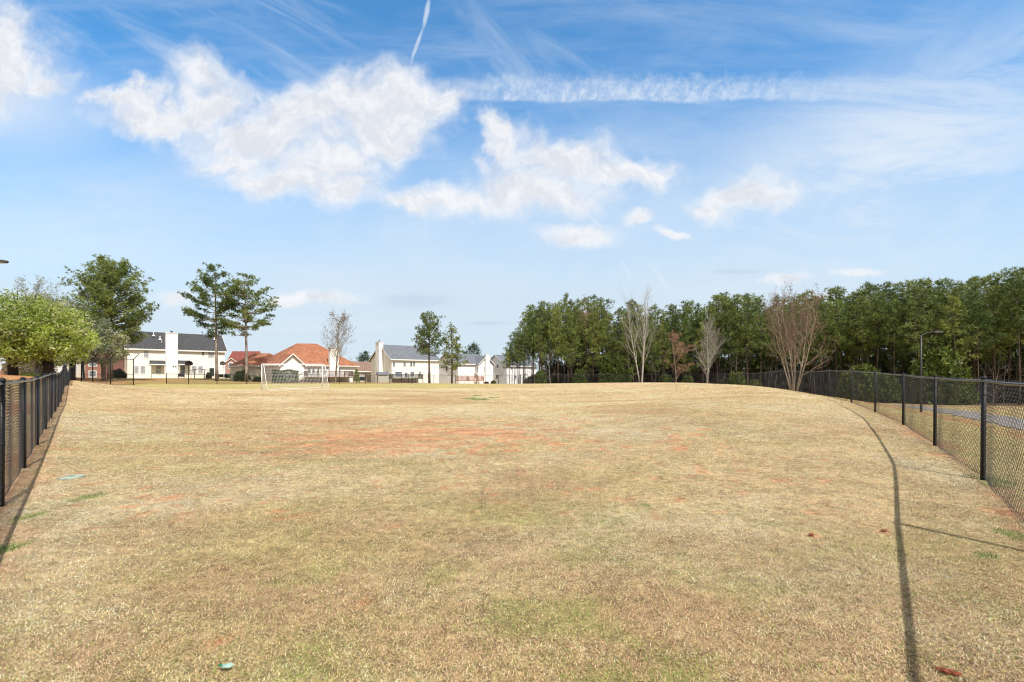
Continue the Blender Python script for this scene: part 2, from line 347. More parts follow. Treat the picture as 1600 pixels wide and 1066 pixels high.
def vn(x, y, s=0):
    ix = np.floor(x); iy = np.floor(y); fx = x-ix; fy = y-iy; fx = fx*fx*(3-2*fx); fy = fy*fy*(3-2*fy); ix = ix.astype(np.int64); iy = iy.astype(np.int64)
    return (hsh(ix, iy, s)*(1-fx)+hsh(ix+1, iy, s)*fx)*(1-fy)+(hsh(ix, iy+1, s)*(1-fx)+hsh(ix+1, iy+1, s)*fx)*fy
def fbm(x, y, s=0, o=4):
    t = 0; a = .5; n = 0
    for k in range(o): t = t+a*vn(x*2**k+17.3*k, y*2**k-9.1*k, s+k); n += a; a *= .55
    return t/n
def ss(x, a, b): t = np.clip((x-a)/(b-a), 0, 1); return t*t*(3-2*t)
def dpoly(x, y, pl):
    d = np.full(x.shape, 1e9)
    for (ax, ay), (bx, by) in zip(pl[:-1], pl[1:]):
        ux, uy = bx-ax, by-ay; t = np.clip(((x-ax)*ux+(y-ay)*uy)/(ux*ux+uy*uy), 0, 1); d = np.minimum(d, np.hypot(x-ax-t*ux, y-ay-t*uy))
    return d
def inpoly(x, y, pl):
    c = np.zeros(x.shape, bool); n = len(pl)
    for i in range(n):
        (x0, y0), (x1, y1) = pl[i], pl[(i+1) % n]
        if y0 == y1: continue
        c ^= ((y0 > y) != (y1 > y)) & (x < (x1-x0)*(y-y0)/(y1-y0)+x0)
    return c
FIELD = [(-1.5,-3)]+FENL+BACK+FENF[::-1]+FENR[::-1]
def gpx(px, py, gz=0.):
    z = (CH-gz)*F/(py-HY); return ((px-CX)/F*z, z)
# bare clay spots and green tufts: (x, y, radius)
SPOTS = []
for px, py, r in [(228,762,.13),(222,776,.11),(265,778,.20),(150,756,.12),(212,792,.07),(80,815,.07),(145,826,.08),(196,792,.07),(195,792,.06),(235,800,.05),(218,806,.09),(610,785,.06),(620,822,.06),(645,812,.06),(570,940,.045),(860,760,.07),(905,765,.07),(965,780,.06),(1265,786,.08),(1335,792,.07),(1382,832,.07),(1268,838,.08),(1300,790,.05),(1245,732,.05),(1212,735,.05),(1180,742,.06),(1125,710,.08),(1090,733,.1),(1195,722,.07),(1330,712,.08),(890,770,.05),(355,890,.05),(700,765,.06),(480,770,.05),(380,766,.05),(1160,808,.05),(1060,820,.06),(1345,758,.06),(345,1003,.04),(1130,800,.05)]:
    x, y = gpx(px, py); SPOTS.append((x, y, r))
for i in range(230):
    py = 655+150*RS.rand()**1.3; px = 60+1260*RS.rand(); x, y = gpx(px, py, .05); SPOTS.append((x, y, .04+.09*RS.rand()*(y/9)**.5))
for i in range(260):
    py = 650+55*RS.rand(); px = 665+190*RS.randn(); x, y = gpx(px, py, .05); SPOTS.append((x, y, .08+.2*RS.rand()))
SPOTS = np.array(SPOTS); SPOTS[:, 2] *= .62
TUFTS = np.array([(*gpx(10,858),.10),(*gpx(-8,862),.12),(*gpx(143,776),.09),(*gpx(120,782),.06),(*gpx(50,806),.09),(*gpx(733,623,.08),.45),(*gpx(751,624,.08),.5),(*gpx(772,622,.08),.35),(*gpx(744,620,.08),.3),
                  (*gpx(1545,752),.16),(*gpx(1552,760),.12),(*gpx(1592,838),.12),(*gpx(1540,868),.05),(*gpx(1010,790),.05)])
def masks(x, y):
    clay = np.zeros(x.shape); tuft = np.zeros(x.shape); wob = .6+.8*fbm(x*9, y*9, 5, 3)
    near = (y > 1) & (y < 24) & (np.abs(x) < 20); idx = np.where(near)[0]
    if len(idx):
        X = x[idx]; Y = y[idx]; c = np.zeros(len(idx))
        for sx, sy, sr in SPOTS:
            sel = np.where((np.abs(X-sx) < sr*2) & (np.abs(Y-sy) < sr*2.4))[0]
            if len(sel): c[sel] = np.maximum(c[sel], ss(1.25-np.hypot(X[sel]-sx, (Y[sel]-sy)*.8)/(sr*wob[idx[sel]]), 0, .5))
        clay[idx] = c*.8
    for sx, sy, sr in TUFTS:
        d = np.hypot(x-sx, (y-sy)*.7)/(sr*(.5+wob*.6)); tuft = np.maximum(tuft, ss(1.2-d, 0, .5))
    bx, by = gpx(660, 672, .05); big = np.exp(-(((x-bx)/3.6)**2+((y-by)/3.2)**2)**1.3)
    bx2, by2 = gpx(560, 650, .06); big = np.maximum(big, .65*np.exp(-(((x-bx2)/5.)**2+((y-by2)/2.5)**2)))
    bx3, by3 = gpx(165, 645, .08); big = np.maximum(big, .6*np.exp(-(((x-bx3)/2.)**2+((y-by3)/1.5)**2)))
    bx4, by4 = gpx(380, 700, .03); big = np.maximum(big, .4*np.exp(-(((x-bx4)/3.)**2+((y-by4)/1.5)**2)))
    n = fbm(x*1.6, y*2.4, 3, 5); clay = np.maximum(clay, ss(n+big*.40, .62, .98)*np.clip(big*2.2, 0, 1)*.85)
    fl = dpoly(x, y, FENL); fr = dpoly(x, y, FENR)
    clay = np.maximum(clay, ss(fbm(x*3, y*3, 9, 3)+ss(.42-fl, 0, .3)*.5-.35, .3, .55)*(fl < .5)*.35)
    clay = np.maximum(clay, ss(fbm(x*2.2, y*2.2, 12, 3)+ss(.42-fr, 0, .4)*.26, .78, .97)*(fr < .5)*.7)
    sx, sy = gpx(1590, 805); clay = np.maximum(clay, ss(1.2-np.hypot(x-sx, y-sy)/(.22*wob), 0, .5)*.9)
    return clay, tuft, fl, fr
def lerp(a, b, t): return a*(1-t[:, None])+np.array(b)*t[:, None]
def gcol(x, y, clay, tuft, fl, fr):
    n = len(x); c = np.tile(np.array([.56,.405,.24]), (n, 1))
    c = lerp(c, (.60,.465,.30), ss(fbm(x*.5, y*.5, 21), .42, .72))
    c = lerp(c, (.38,.255,.145), ss(fbm(x*.23+5, y*.34, 31), .45, .8)*.75)
    c = lerp(c, (.40,.29,.17), ss(fbm(x*2.1, y*2.1, 25), .5, .8)*.5)
    ol = ss(fbm(x*.55, y*.7, 41), .45, .72)*.26*ss(y, 28, 5)+.05; c = lerp(c, (.41,.37,.15), ol)
    gr = ss(fbm(x*2.3, y*2.3, 55, 4), .52, .74)*ss(y, 6.5, 2.2)*(.35+.65*np.exp(-((x-.25)/1.3)**2)); c = lerp(c, (.19,.29,.06), gr*.22)
    fb = ss(y, 44, 49)*ss(y-70, 0, -4)*ss(x, 12, -10); c = lerp(c, (.44,.37,.13), fb*.8)
    wl = np.exp(-((y-(43.5+x*-.05))/1.6)**2)*(x < 2); c = lerp(c, (.62,.49,.30), wl*.6)
    inn = inpoly(x, y, FIELD)
    o = ~inn; left = o & (x < -4) & (y < 75); q = np.where(left, 1., 0.); c = lerp(c, (.40,.30,.15), q*.6)
    m = np.where(left, ss(fbm(x*.25, y*.25, 61), .42, .6), 0.); c = lerp(c, (.36,.17,.09), m*.8)
    bank = np.where(o & (x < -20) & (y > 56), 1., 0.); c = lerp(c, (.33,.25,.09), bank*.85); c = lerp(c, (.40,.17,.08), bank*ss(fbm(x*.2, y*.35, 71), .5, .68)*.8)
    mulch = np.exp(-(np.hypot(x+44, (y-40.5))/13)**4)*o; c = lerp(c, (.45,.20,.09), mulch*.75)
    right = np.where(o & (x > 0) & (y < 62), 1., 0.); c = lerp(c, (.36,.30,.13), right*.7); c = lerp(c, (.40,.20,.11), right*ss(fbm(x*.3, y*.3, 81), .55, .7)*.7)
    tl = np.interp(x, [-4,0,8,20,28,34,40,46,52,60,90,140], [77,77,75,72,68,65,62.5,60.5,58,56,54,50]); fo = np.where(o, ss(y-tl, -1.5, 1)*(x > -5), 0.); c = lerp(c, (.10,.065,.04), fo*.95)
    c = lerp(c, (.56,.23,.12), clay*.8); c = lerp(c, (.17,.27,.07), tuft*.7)
    soil = ss(.12-fl, 0, .1)*.25; c = lerp(c, (.27,.16,.10), soil); soil = ss(.22-fr, 0, .15)*.4; c = lerp(c, (.27,.17,.11), soil)
    return c, inn
NG = 820
uu = np.linspace(-1, 1, NG); bb = 6.3
gx1 = 5.2*np.sinh(bb*uu); gy1 = 5.2*np.sinh(bb*uu)+6
GX, GY = np.meshgrid(gx1, gy1); x = GX.ravel(); y = GY.ravel()
zg = gh(x, y)
cl, tf, fl, fr = masks(x, y); gc, inn = gcol(x, y, cl, tf, fl, fr)
gc = gc*(1-.20*(ss(y, 24, 9)*ss(y, -12, 0)*(1-cl*.8)))[:, None]      # ground darkened under near blades: shade of the gaps put into its colour
idx = np.arange(NG*NG).reshape(NG, NG); FQ = np.stack([idx[:-1, :-1].ravel(), idx[:-1, 1:].ravel(), idx[1:, 1:].ravel(), idx[1:, :-1].ravel()], 1)
gm_ = bpy.data.materials.new('dormant_lawn'); gm_.use_nodes = True; n = gm_.node_tree; b = n.nodes['Principled BSDF']
at = n.nodes.new('ShaderNodeAttribute'); at.attribute_name = 'Col'; t = n.nodes.new('ShaderNodeTexCoord'); O = S(n, t.outputs['Object'])
f1n = noise(n, O, 70., 4., .7); f2n = noise(n, O, 11., 5., .65); f3n = noise(n, O, 2.2, 5., .6); f4n = noise(n, mapping(n, O, sc=(.35, 1.1, 1)), 1., 5., .6)
k = (f1n.sm(.25, .75, .42, 1.5))*(f2n.sm(.3, .7, .66, 1.34))*(f3n.sm(.3, .7, .80, 1.20))*(f4n.sm(.3, .7, .9, 1.1))
cc = vscale(n, S(n, at.outputs['Color']), k)
hue = mixc(n, noise(n, O, 26., 3., .6).sm(.42, .7)*.22, cc, (.40,.33,.13)); hue = mixc(n, noise(n, O, 17., 3., .6).sm(.6, .75)*.4, hue, (.26,.16,.09))
n.links.new(hue.k, b.inputs['Base Color']); b.inputs['Roughness'].default_value = .95; b.inputs['Specular IOR Level'].default_value = .1
bn = n.nodes.new('ShaderNodeBump'); bn.inputs['Strength'].default_value = .9; bn.inputs['Distance'].default_value = .03
n.links.new((f1n*.4+f2n).k, bn.inputs['Height']); n.links.new(bn.outputs[0], b.inputs['Normal'])
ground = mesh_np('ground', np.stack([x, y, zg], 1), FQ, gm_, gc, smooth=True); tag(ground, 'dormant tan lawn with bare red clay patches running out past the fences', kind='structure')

# ------------------------------------------------------------------ grass blades (uncountable)
def grass():
    N = 1000000
    z = 1.55*np.exp(RS.rand(N)*math.log(40/1.55)); x = (RS.rand(N)*2-1)*(1.13*z+1.1); y = z
    clay, tuft, fl, fr = masks(x, y)
    keep = RS.rand(N) > clay*.85
    pd = dpoly(x, y, PATH); keep &= pd > 1.9
    keep &= (fl > .04) & (fr > .04)
    x = x[keep]; y = y[keep]; z = z[keep]; clay = clay[keep]; tuft = tuft[keep]; fl = fl[keep]; fr = fr[keep]; N = len(x)
    c, inn = gcol(x, y, clay*.35, tuft*0, fl, fr)
    # palette of single blades
    r = RS.rand(N); pal = np.array([[1.4,1.42,1.6],[1.18,1.15,1.15],[.9,.87,.82],[.55,.48,.42],[.95,1.08,.72],[1.3,1.2,1.3],[.22,.18,.15]])
    k = np.searchsorted(np.cumsum([.2,.18,.17,.13,.1,.1,.12]), r); pf = pal[np.minimum(k, 6)]; fd = ss(y, 22, 7)[:, None]; c = c*1.88*np.array([1.03,.985,1.02])*(pf*(.7+.3*fd)+1.02*(.3-.3*fd))*((.84+.30*fbm(x*3.1, y*3.1, 91, 3))*(.74+.52*fbm(x*9, y*9, 93, 3)))[:, None]
    gi = fbm(x*2.3, y*2.3, 55, 4); gm2 = (RS.rand(N) < (.09+.34*ss(gi, .5, .72)*(.3+.7*np.exp(-((x-.25)/2.2)**2))*ss(y, 9, 2.5))) ; gg = RS.rand(N, 1)
    c = np.where(gm2[:, None], np.array([.36,.46,.10])*(.6+.7*gg), c)
    isT = (RS.rand(N) < tuft*.6); c = np.where(isT[:, None], np.array([.13,.24,.05])*(.7+.7*gg), c)
    s = np.maximum(1, z/3.2); L = (.008+.013*RS.rand(N))*(np.maximum(1, z/5)**.62)*np.where(isT, 1.25, 1.); w = (.0009+.0009*RS.rand(N))*s
    az = RS.rand(N)*2*PI; tilt = np.where(isT, R(15)+R(40)*RS.rand(N), R(45)+R(43)*RS.rand(N))
    hx = np.cos(az); hy = np.sin(az); px_, py_ = -hy, hx
    gz = gh(x, y)+.002
    rise = np.cos(tilt)*L; run = np.sin(tilt)*L
    B = np.stack([x, y, gz], 1); H = np.stack([hx, hy, 0*hx], 1); Q = np.stack([px_, py_, 0*hx], 1); U = np.array([0, 0, 1.])
    mid = B+H*(run*.45)[:, None]+U*(rise*.75)[:, None]; curl = ((RS.rand(N)-.5)*.4)[:, None]*Q*L[:, None]
    tip = B+H*run[:, None]+U*(rise*(.6+.5*RS.rand(N)))[:, None]+curl
    ww = w[:, None]
    V = np.stack([B-Q*ww, B+Q*ww, mid+Q*ww*.85, mid-Q*ww*.85, tip], 1).reshape(-1, 3)
    i0 = (np.arange(N)*5)[:, None]; T = np.concatenate([i0+[[0,1,2]], i0+[[0,2,3]], i0+[[3,2,4]]], 0)
    C = np.repeat(c, 5, 0)
    o = mesh_np('dry_grass', V, T, M['straw'], np.clip(C, 0, .95)); tag(o, 'short dry straw-coloured lawn blades with some green ones', 'grass', kind='stuff')
PATH = [(44,54),(41.7,51),(38.6,43),(34.3,35),(28.3,26.7),(21.5,18),(18,8),(17.5,-2),(18,-12)]
M['straw'] = leafmat('straw_blades', .25, .8, .15)
grass()
# gravel path beyond the right-hand fence
def strip(name, pl, w, mt, dz=.03):
    mb = MB(); pts = []
    for (a, b_), (c_, d_) in zip(pl[:-1], pl[1:]):
        k = max(2, int(math.hypot(c_-a, d_-b_)/1.))
        pts += [(a+(c_-a)*i/k, b_+(d_-b_)*i/k) for i in range(k)]
    pts.append(pl[-1]); pts = [(sum(q[0] for q in pts[max(0,i-3):i+4])/len(pts[max(0,i-3):i+4]), sum(q[1] for q in pts[max(0,i-3):i+4])/len(pts[max(0,i-3):i+4])) for i in range(len(pts))]
    m = 7; V = []
    for i, p in enumerate(pts):
        q0 = pts[max(i-1, 0)]; q1 = pts[min(i+1, len(pts)-1)]; d = Vector((q1[0]-q0[0], q1[1]-q0[1])).normalized(); wv = w*(.9+.25*math.sin(i*1.7)*random.random())
        for j in range(m): t = (j/(m-1)-.5)*wv; V.append((p[0]-d.y*t, p[1]+d.x*t))
    V = np.array(V); zz = gh(V[:, 0], V[:, 1])+dz; nP = len(pts)
    return MB().add(np.column_stack([V, zz]).tolist(), [(i*m+j, i*m+j+1, (i+1)*m+j+1, (i+1)*m+j) for i in range(nP-1) for j in range(m-1)]).build(name, mt)
tag(strip('gravel_path', PATH, 3.2, M['gravel']), 'pale grey gravel path curving below the right-hand fence', kind='structure')

# ------------------------------------------------------------------ chain-link fences
def fence(pl, h, label, group=None, rail_r=.0175, post_r=.026, pitch=.0707, wire=.0021, bow=.0, name='chain_link_fence', arms=False, skip_ends=(0,0), midrail=None, sag=0.):
    root = empty(name, (pl[0][0], pl[0][1], g(*pl[0]))); tag(root, label, 'fence', group)
    ox, oy, oz = root.location; gz = gh([p[0] for p in pl], [p[1] for p in pl])
    pm = MB().tube([(0,0,-.1), (0,0,h+.015)], post_r, 12)
    pm.tube([(0,0,h+.015), (0,0,h+.045), (0,0,h+.06)], [post_r*1.25, post_r*1.15, .004], 12)
    pm.tube([(-.0,0,h*.5), (0,0,h*.5+.018)], post_r*1.12, 10); pm.tube([(-.0,0,h*.15), (0,0,h*.15+.018)], post_r*1.12, 10); pm.tube([(-.0,0,h*.85), (0,0,h*.85+.018)], post_r*1.12, 10)
    first = None
    for i, p in enumerate(pl):
        if i < skip_ends[0] or i >= len(pl)-skip_ends[1]: continue
        if first is None: o = first = pm.build('post', M['black'], root, smooth=True)
        else: o = first.copy(); COL.objects.link(o)
        o.location = (p[0]-ox, p[1]-oy, gz[i]-oz); o.rotation_euler = (R(random.uniform(-.6,.6)), R(random.uniform(-.6,.6)), random.random())
    # smooth rail line
    sub = 6; line = []
    for i in range(len(pl)-1):
        for k in range(sub):
            t = k/sub; x_ = pl[i][0]*(1-t)+pl[i+1][0]*t; y_ = pl[i][1]*(1-t)+pl[i+1][1]*t
            line.append((x_-ox, y_-oy, gz[i]*(1-t)+gz[i+1]*t-oz+h-sag*math.sin(PI*t)))
    line.append((pl[-1][0]-ox, pl[-1][1]-oy, gz[-1]-oz+h))
    MB().tube(line, rail_r, 10).build('top_rail', M['rail'], root, smooth=True)
    for mh in (midrail or []): MB().tube([(a, b_, c_-h+mh) for a, b_, c_ in line], rail_r*.8, 6).build('middle_rail', M['black'], root, smooth=True)
    MB().tube([(a, b_, c_-h+.05) for a, b_, c_ in line], .0035, 4).build('tension_wire', M['black'], root)
    # diagonal wires, both families, woven either side of the middle plane
    V = []; Fc = []; tri = [(1, 0), (-.5, .87), (-.5, -.87)]
    for i in range(len(pl)-1):
        a = Vector((pl[i][0]-ox, pl[i][1]-oy)); b_ = Vector((pl[i+1][0]-ox, pl[i+1][1]-oy)); Ln = (b_-a).length; d = (b_-a)/Ln; nn = Vector((-d.y, d.x))
        z0 = gz[i]-oz; z1 = gz[i+1]-oz; bo = bow*random.uniform(.5, 1.3); ph = random.random()*6
        nw = int((Ln+h)/pitch)+1; off = random.random()*pitch
        for fam in (0, 1):
            for k in range(nw):
                s0 = off+k*pitch-h       # bottom position of a wire that runs along +s when going up
                pts = []
                lo = max(0., -s0); hi = min(h+.03, Ln-s0)
                if hi-lo < .03: continue
                S_ = 4 if Ln < 6 else 2
                for q in range(S_+1):
                    v = lo+(hi-lo)*q/S_; s_ = s0+v
                    if fam: s_ = Ln-s_
                    s_ = min(max(s_, 0), Ln); t = s_/Ln
                    outw = bo*math.sin(PI*t)*max(0., 1-v/h)**1.5+.006*math.sin(5*s_+ph)+(.0025 if fam else -.0025)
                    pts.append((a+d*s_+nn*outw, z0*(1-t)+z1*t+.03+v*(h-.03)/h))
                bs = len(V)
                for (pp, zz) in pts:
                    for (e, f_) in tri: V.append((pp.x+nn.x*e*wire, pp.y+nn.y*e*wire, zz)) if False else V.append((pp.x+(nn.x*e+d.x*f_*.7)*wire, pp.y+(nn.y*e+d.y*f_*.7)*wire, zz+(f_*.7*wire*(-1 if not fam else 1))))
                for q in range(S_):
                    for e in range(3): e2 = (e+1) % 3; Fc.append((bs+q*3+e, bs+q*3+e2, bs+q*3+3+e2, bs+q*3+3+e))
    mesh_np('chain_link_mesh', np.array(V), np.array(Fc), M['wire'], parent=root)
    return root, line
fence(FENL, 1.22, 'black chain-link fence running straight away along the left edge of the lawn', pitch=.0707, wire=.0015, sag=.01)
fence(FENR, 1.22, 'black chain-link fence curving along the right edge of the lawn', bow=.05, wire=.0017, sag=.012)
fence(FENF, 1.22, 'low black chain-link fence across the far end of the lawn behind the goal', wire=.0018, rail_r=.026, post_r=.042, skip_ends=(1,0))
bs_, bline = fence(BACK, 2.9, 'tall black chain-link backstop with slanted top arms at the far left corner', wire=.0019, post_r=.05, rail_r=.026, name='backstop_fence', arms=True, midrail=[1.2])
ox, oy, oz = bs_.location
arm_tips = []
for (x_, y_) in BACK:
    b0 = Vector((x_-ox, y_-oy, g(x_, y_)-oz+2.9)); tip = b0+Vector((.95, -.35, .65)); arm_tips.append(tip)
    MB().tube([b0, tip], .036, 8).build('slanted_arm', M['black'], bs_)
MB().tube(arm_tips, .022, 6).build('arm_rail', M['black'], bs_)

# ------------------------------------------------------------------ trees
def tri_cloud(cent, nrm_bias, size, wid, col, K, up=.35, rs=None):
    """needle or leaf bundles: K thin triangles leaving every centre"""
    rs = rs or RS; N = len(cent); d = rs.randn(N*K, 3); d /= np.linalg.norm(d, axis=1)[:, None]
    d += np.repeat(nrm_bias, K, 0)*.7; d[:, 2] += up; d /= np.linalg.norm(d, axis=1)[:, None]
    c0 = np.repeat(cent, K, 0); s = (size*(.6+.8*rs.rand(N*K)))[:, None]; side = np.cross(d, rs.randn(N*K, 3)); side /= np.linalg.norm(side, axis=1)[:, None]
    V = np.stack([c0+side*wid*.5, c0-side*wid*.5, c0+d*s], 1)
    V[:, 0] += side*wid*.2; V = np.stack([c0+d*s*.15+side*wid*.55, c0+d*s*.15-side*wid*.55, c0+d*s], 1).reshape(-1, 3)
    T = np.arange(N*K*3).reshape(-1, 3); C = np.repeat(np.repeat(col, K, 0)*(.8+.4*rs.rand(N*K, 1)), 3, 0)
    return V, T, C
def pine(name, H, cb, Rr, seed, dens=1., prof='cone', layer=False, bend=.0, tr=.2, green=(.085,.145,.04), yel=(.34,.40,.12), tsz=.26, stubs=True, trunk_mat=None, clump=.55, per=12, K=8):
    """pine at the origin: root Empty > trunk (with limbs), crown (needle bundles)"""
    rs = np.random.RandomState(seed); rnd = random.Random(seed); root = empty(name, (0,0,0))
    tb = MB(); pts = []; ph = rnd.random()*6
    for i in range(9):
        t = i/8; pts.append((bend*math.sin(t*2.2+ph)*t, bend*math.cos(t*1.7+ph)*t, t*H*.97))
    rad = [tr*(1-.8*(i/8)**1.1)*(1.25 if i == 0 else 1) for i in range(9)]
    tb.tube(pts, rad, 8)
    def axis(z): t = min(max(z/(H*.97), 0), 1)*8; i = min(int(t), 7); f = t-i; return Vector(pts[i]).lerp(Vector(pts[i+1]), f)
    cent = []; bias = []; tint = []
    nb = int((H-cb)*3.6*dens); lay = None
    for i in range(nb):
        t = (i+rnd.random())/nb; z = cb+(H-cb)*t
        if layer: t = round(t*layer)/layer+rnd.uniform(-.03, .03); t = min(max(t, 0), 1); z = cb+(H-cb)*t
        if prof == 'dome': L = Rr*math.sqrt(max(.03, 1-(max(0, t-.28)/.75)**2))*(.62+.38*min(1, t/.25))
        elif prof == 'cone': L = Rr*(1-t)**.7*(.55+.45*min(1, t/.15))+.35
        elif prof == 'flat': L = Rr*(.55+.45*math.sin(PI*min(1, t*.95+.08)))*(1-.55*max(0, t-.6)/.4)
        L *= rnd.uniform(.45, 1.2) if prof == 'cone' else rnd.uniform(.6, 1.12); az = rnd.random()*2*PI; el = (.05+1.05*t*t) if prof == 'cone' else (.12+.75*t) if prof != 'flat' else .05+.55*t
        if layer: el = .10+.35*t
        a0 = axis(max(z-L*math.sin(el)*.6, .1)); e = Vector((math.cos(az)*math.cos(el), math.sin(az)*math.cos(el), math.sin(el)))
        mid = a0+e*L*.5+Vector((0,0,-.05*L)); tip = a0+e*L+Vector((0,0,.10*L))
        tb.tube([a0, mid, tip], [max(.02, tr*.32*(1-.55*t)), max(.014, tr*.2*(1-.5*t)), .01], 4, cap=False)
        nc = max(1, int(L/(clump*1.15)+.5))
        for k in range(nc):
            if rnd.random() < .12: continue
            s_ = 1-(k/nc)*(.62 if L > 1.2 else .4); c = a0.lerp(mid, s_*2) if s_ < .5 else mid.lerp(tip, (s_-.5)*2)
            c = c+Vector((rnd.gauss(0, .18), rnd.gauss(0, .18), rnd.gauss(0, .12)))*clump*1.6
            m_ = int(per*rnd.uniform(.6, 1.3)); q = rs.randn(m_, 3)*np.array([1, 1, .34 if layer else .62])*clump*.48; q[:, 2] += .06
            cent.append(q+np.array(c)); bb_ = q/(np.linalg.norm(q, axis=1)[:, None]+1e-6); bb_ = bb_*.6+np.array([e.x, e.y, .25])*.5; bias.append(bb_); tint += [rnd.random()]*m_
    cent = np.concatenate(cent); bias = np.concatenate(bias); tint = (np.array(tint)[:, None]*.55+.45*rs.rand(len(cent), 1))**1.1
    col = np.array(green)*(1-tint)+np.array(yel)*tint
    V, T, C = tri_cloud(cent, bias, tsz, tsz*.18, col, K, .3, rs)
    if stubs:
        for i in range(int(cb*2.2)):
            z = rnd.uniform(.15*cb, cb*1.05); a0 = axis(z); az = rnd.random()*6.28; L = rnd.uniform(.3, 1.3); e = Vector((math.cos(az), math.sin(az), rnd.uniform(-.15, .35)))
            tb.tube([a0, a0+e*L*.6, a0+e*L+Vector((0,0,-.1))], [.025, .017, .008], 3, cap=False)
    tb.build('trunk', trunk_mat or M['bark'], root, smooth=True)
    mesh_np('crown', V, T, M['leaf'], C, parent=root)
    return root
def bare_tree(name, H, spread, seed, bark, trunk_r=.14, stems=1, fork=.25, up=.8, levels=4, nlimb=9, twig=None, twn=3, tsz=.16, budcol=None, twigr=.008, fan=.3):
    rs = np.random.RandomState(seed); rnd = random.Random(seed); root = empty(name, (0,0,0)); tb = MB(); tips = []; cr = MB()
    def grow(p, d, L, r, lv):
        q = p; pts = [p]; rr = [r]; n_ = 4
        dd = d.copy()
        for i in range(n_):
            gs = .05 if lv == 0 else .14
            dd = (dd+Vector((rnd.gauss(0, gs), rnd.gauss(0, gs), rnd.gauss(.05*up, .07)))).normalized(); q = q+dd*L/n_; pts.append(q); rr.append(max(r*(1-.72*(i+1)/n_), .004))
        (tb if lv < 2 else cr).tube(pts, rr, 6 if lv == 0 else (4 if lv == 1 else 3), cap=False)
        if lv >= levels-1: tips.append((pts[-1], dd)); tips.append((pts[2], dd)); return
        nk = nlimb if lv == 0 else (max(5, int(nlimb*.5)) if lv == 1 else max(4, int(nlimb*.36)))
        for k in range(nk):
            t = (fork if lv == 0 else .2)+(1-(fork if lv == 0 else .2))*(k+rnd.random())/nk; i = min(int(t*n_), n_-1); f = t*n_-i
            b0 = pts[i].lerp(pts[i+1], f); az = rnd.random()*2*PI; side = Vector((math.cos(az), math.sin(az), 0)); side = (side-dd*side.dot(dd)).normalized()
            ang = (spread*1.5*(1.1-.55*t) if lv == 0 else spread*1.15)*rnd.uniform(.7, 1.2); nd = (dd*math.cos(ang)+side*math.sin(ang)+Vector((0,0,up*.10))).normalized()
            grow(b0, nd, L*(rnd.uniform(.38, .58) if lv else rnd.uniform(.32, .48)*(1.25-.75*t)), max(rr[i]*.42, twigr), lv+1)
    for s_ in range(stems):
        az = rnd.random()*6.28 if stems > 1 else 0; ang = (.10 if stems > 1 else .0)
        if stems > 2: ang = fan*rnd.uniform(.35, 1); az = 2*PI*s_/stems
        d = Vector((math.sin(ang)*math.cos(az), math.sin(ang)*math.sin(az), math.cos(ang)))
        grow(Vector((.12*math.cos(az), .12*math.sin(az), -.05)) if stems > 1 else Vector((0,0,-.05)), d, H*.86, trunk_r*rnd.uniform(.75, 1.), 0)
    tb.build('trunk', bark, root, smooth=True)
    tw = cr.build('crown', twig or bark, root)
    if budcol is not None:
        c = np.array([list(p+d*rnd.uniform(-.3, .1)) for p, d in tips for _ in range(twn)])+rs.randn(len(tips)*twn, 3)*.12
        colr = np.tile(np.array(budcol), (len(c), 1))*(.7+.6*rs.rand(len(c), 1)); bi = np.zeros((len(c), 3)); bi[:, 2] = .5
        V, T, C = tri_cloud(c, bi, tsz, .035, colr, 4, .4, rs); mesh_np('buds', V, T, M['twig'], C, parent=tw)
    return root
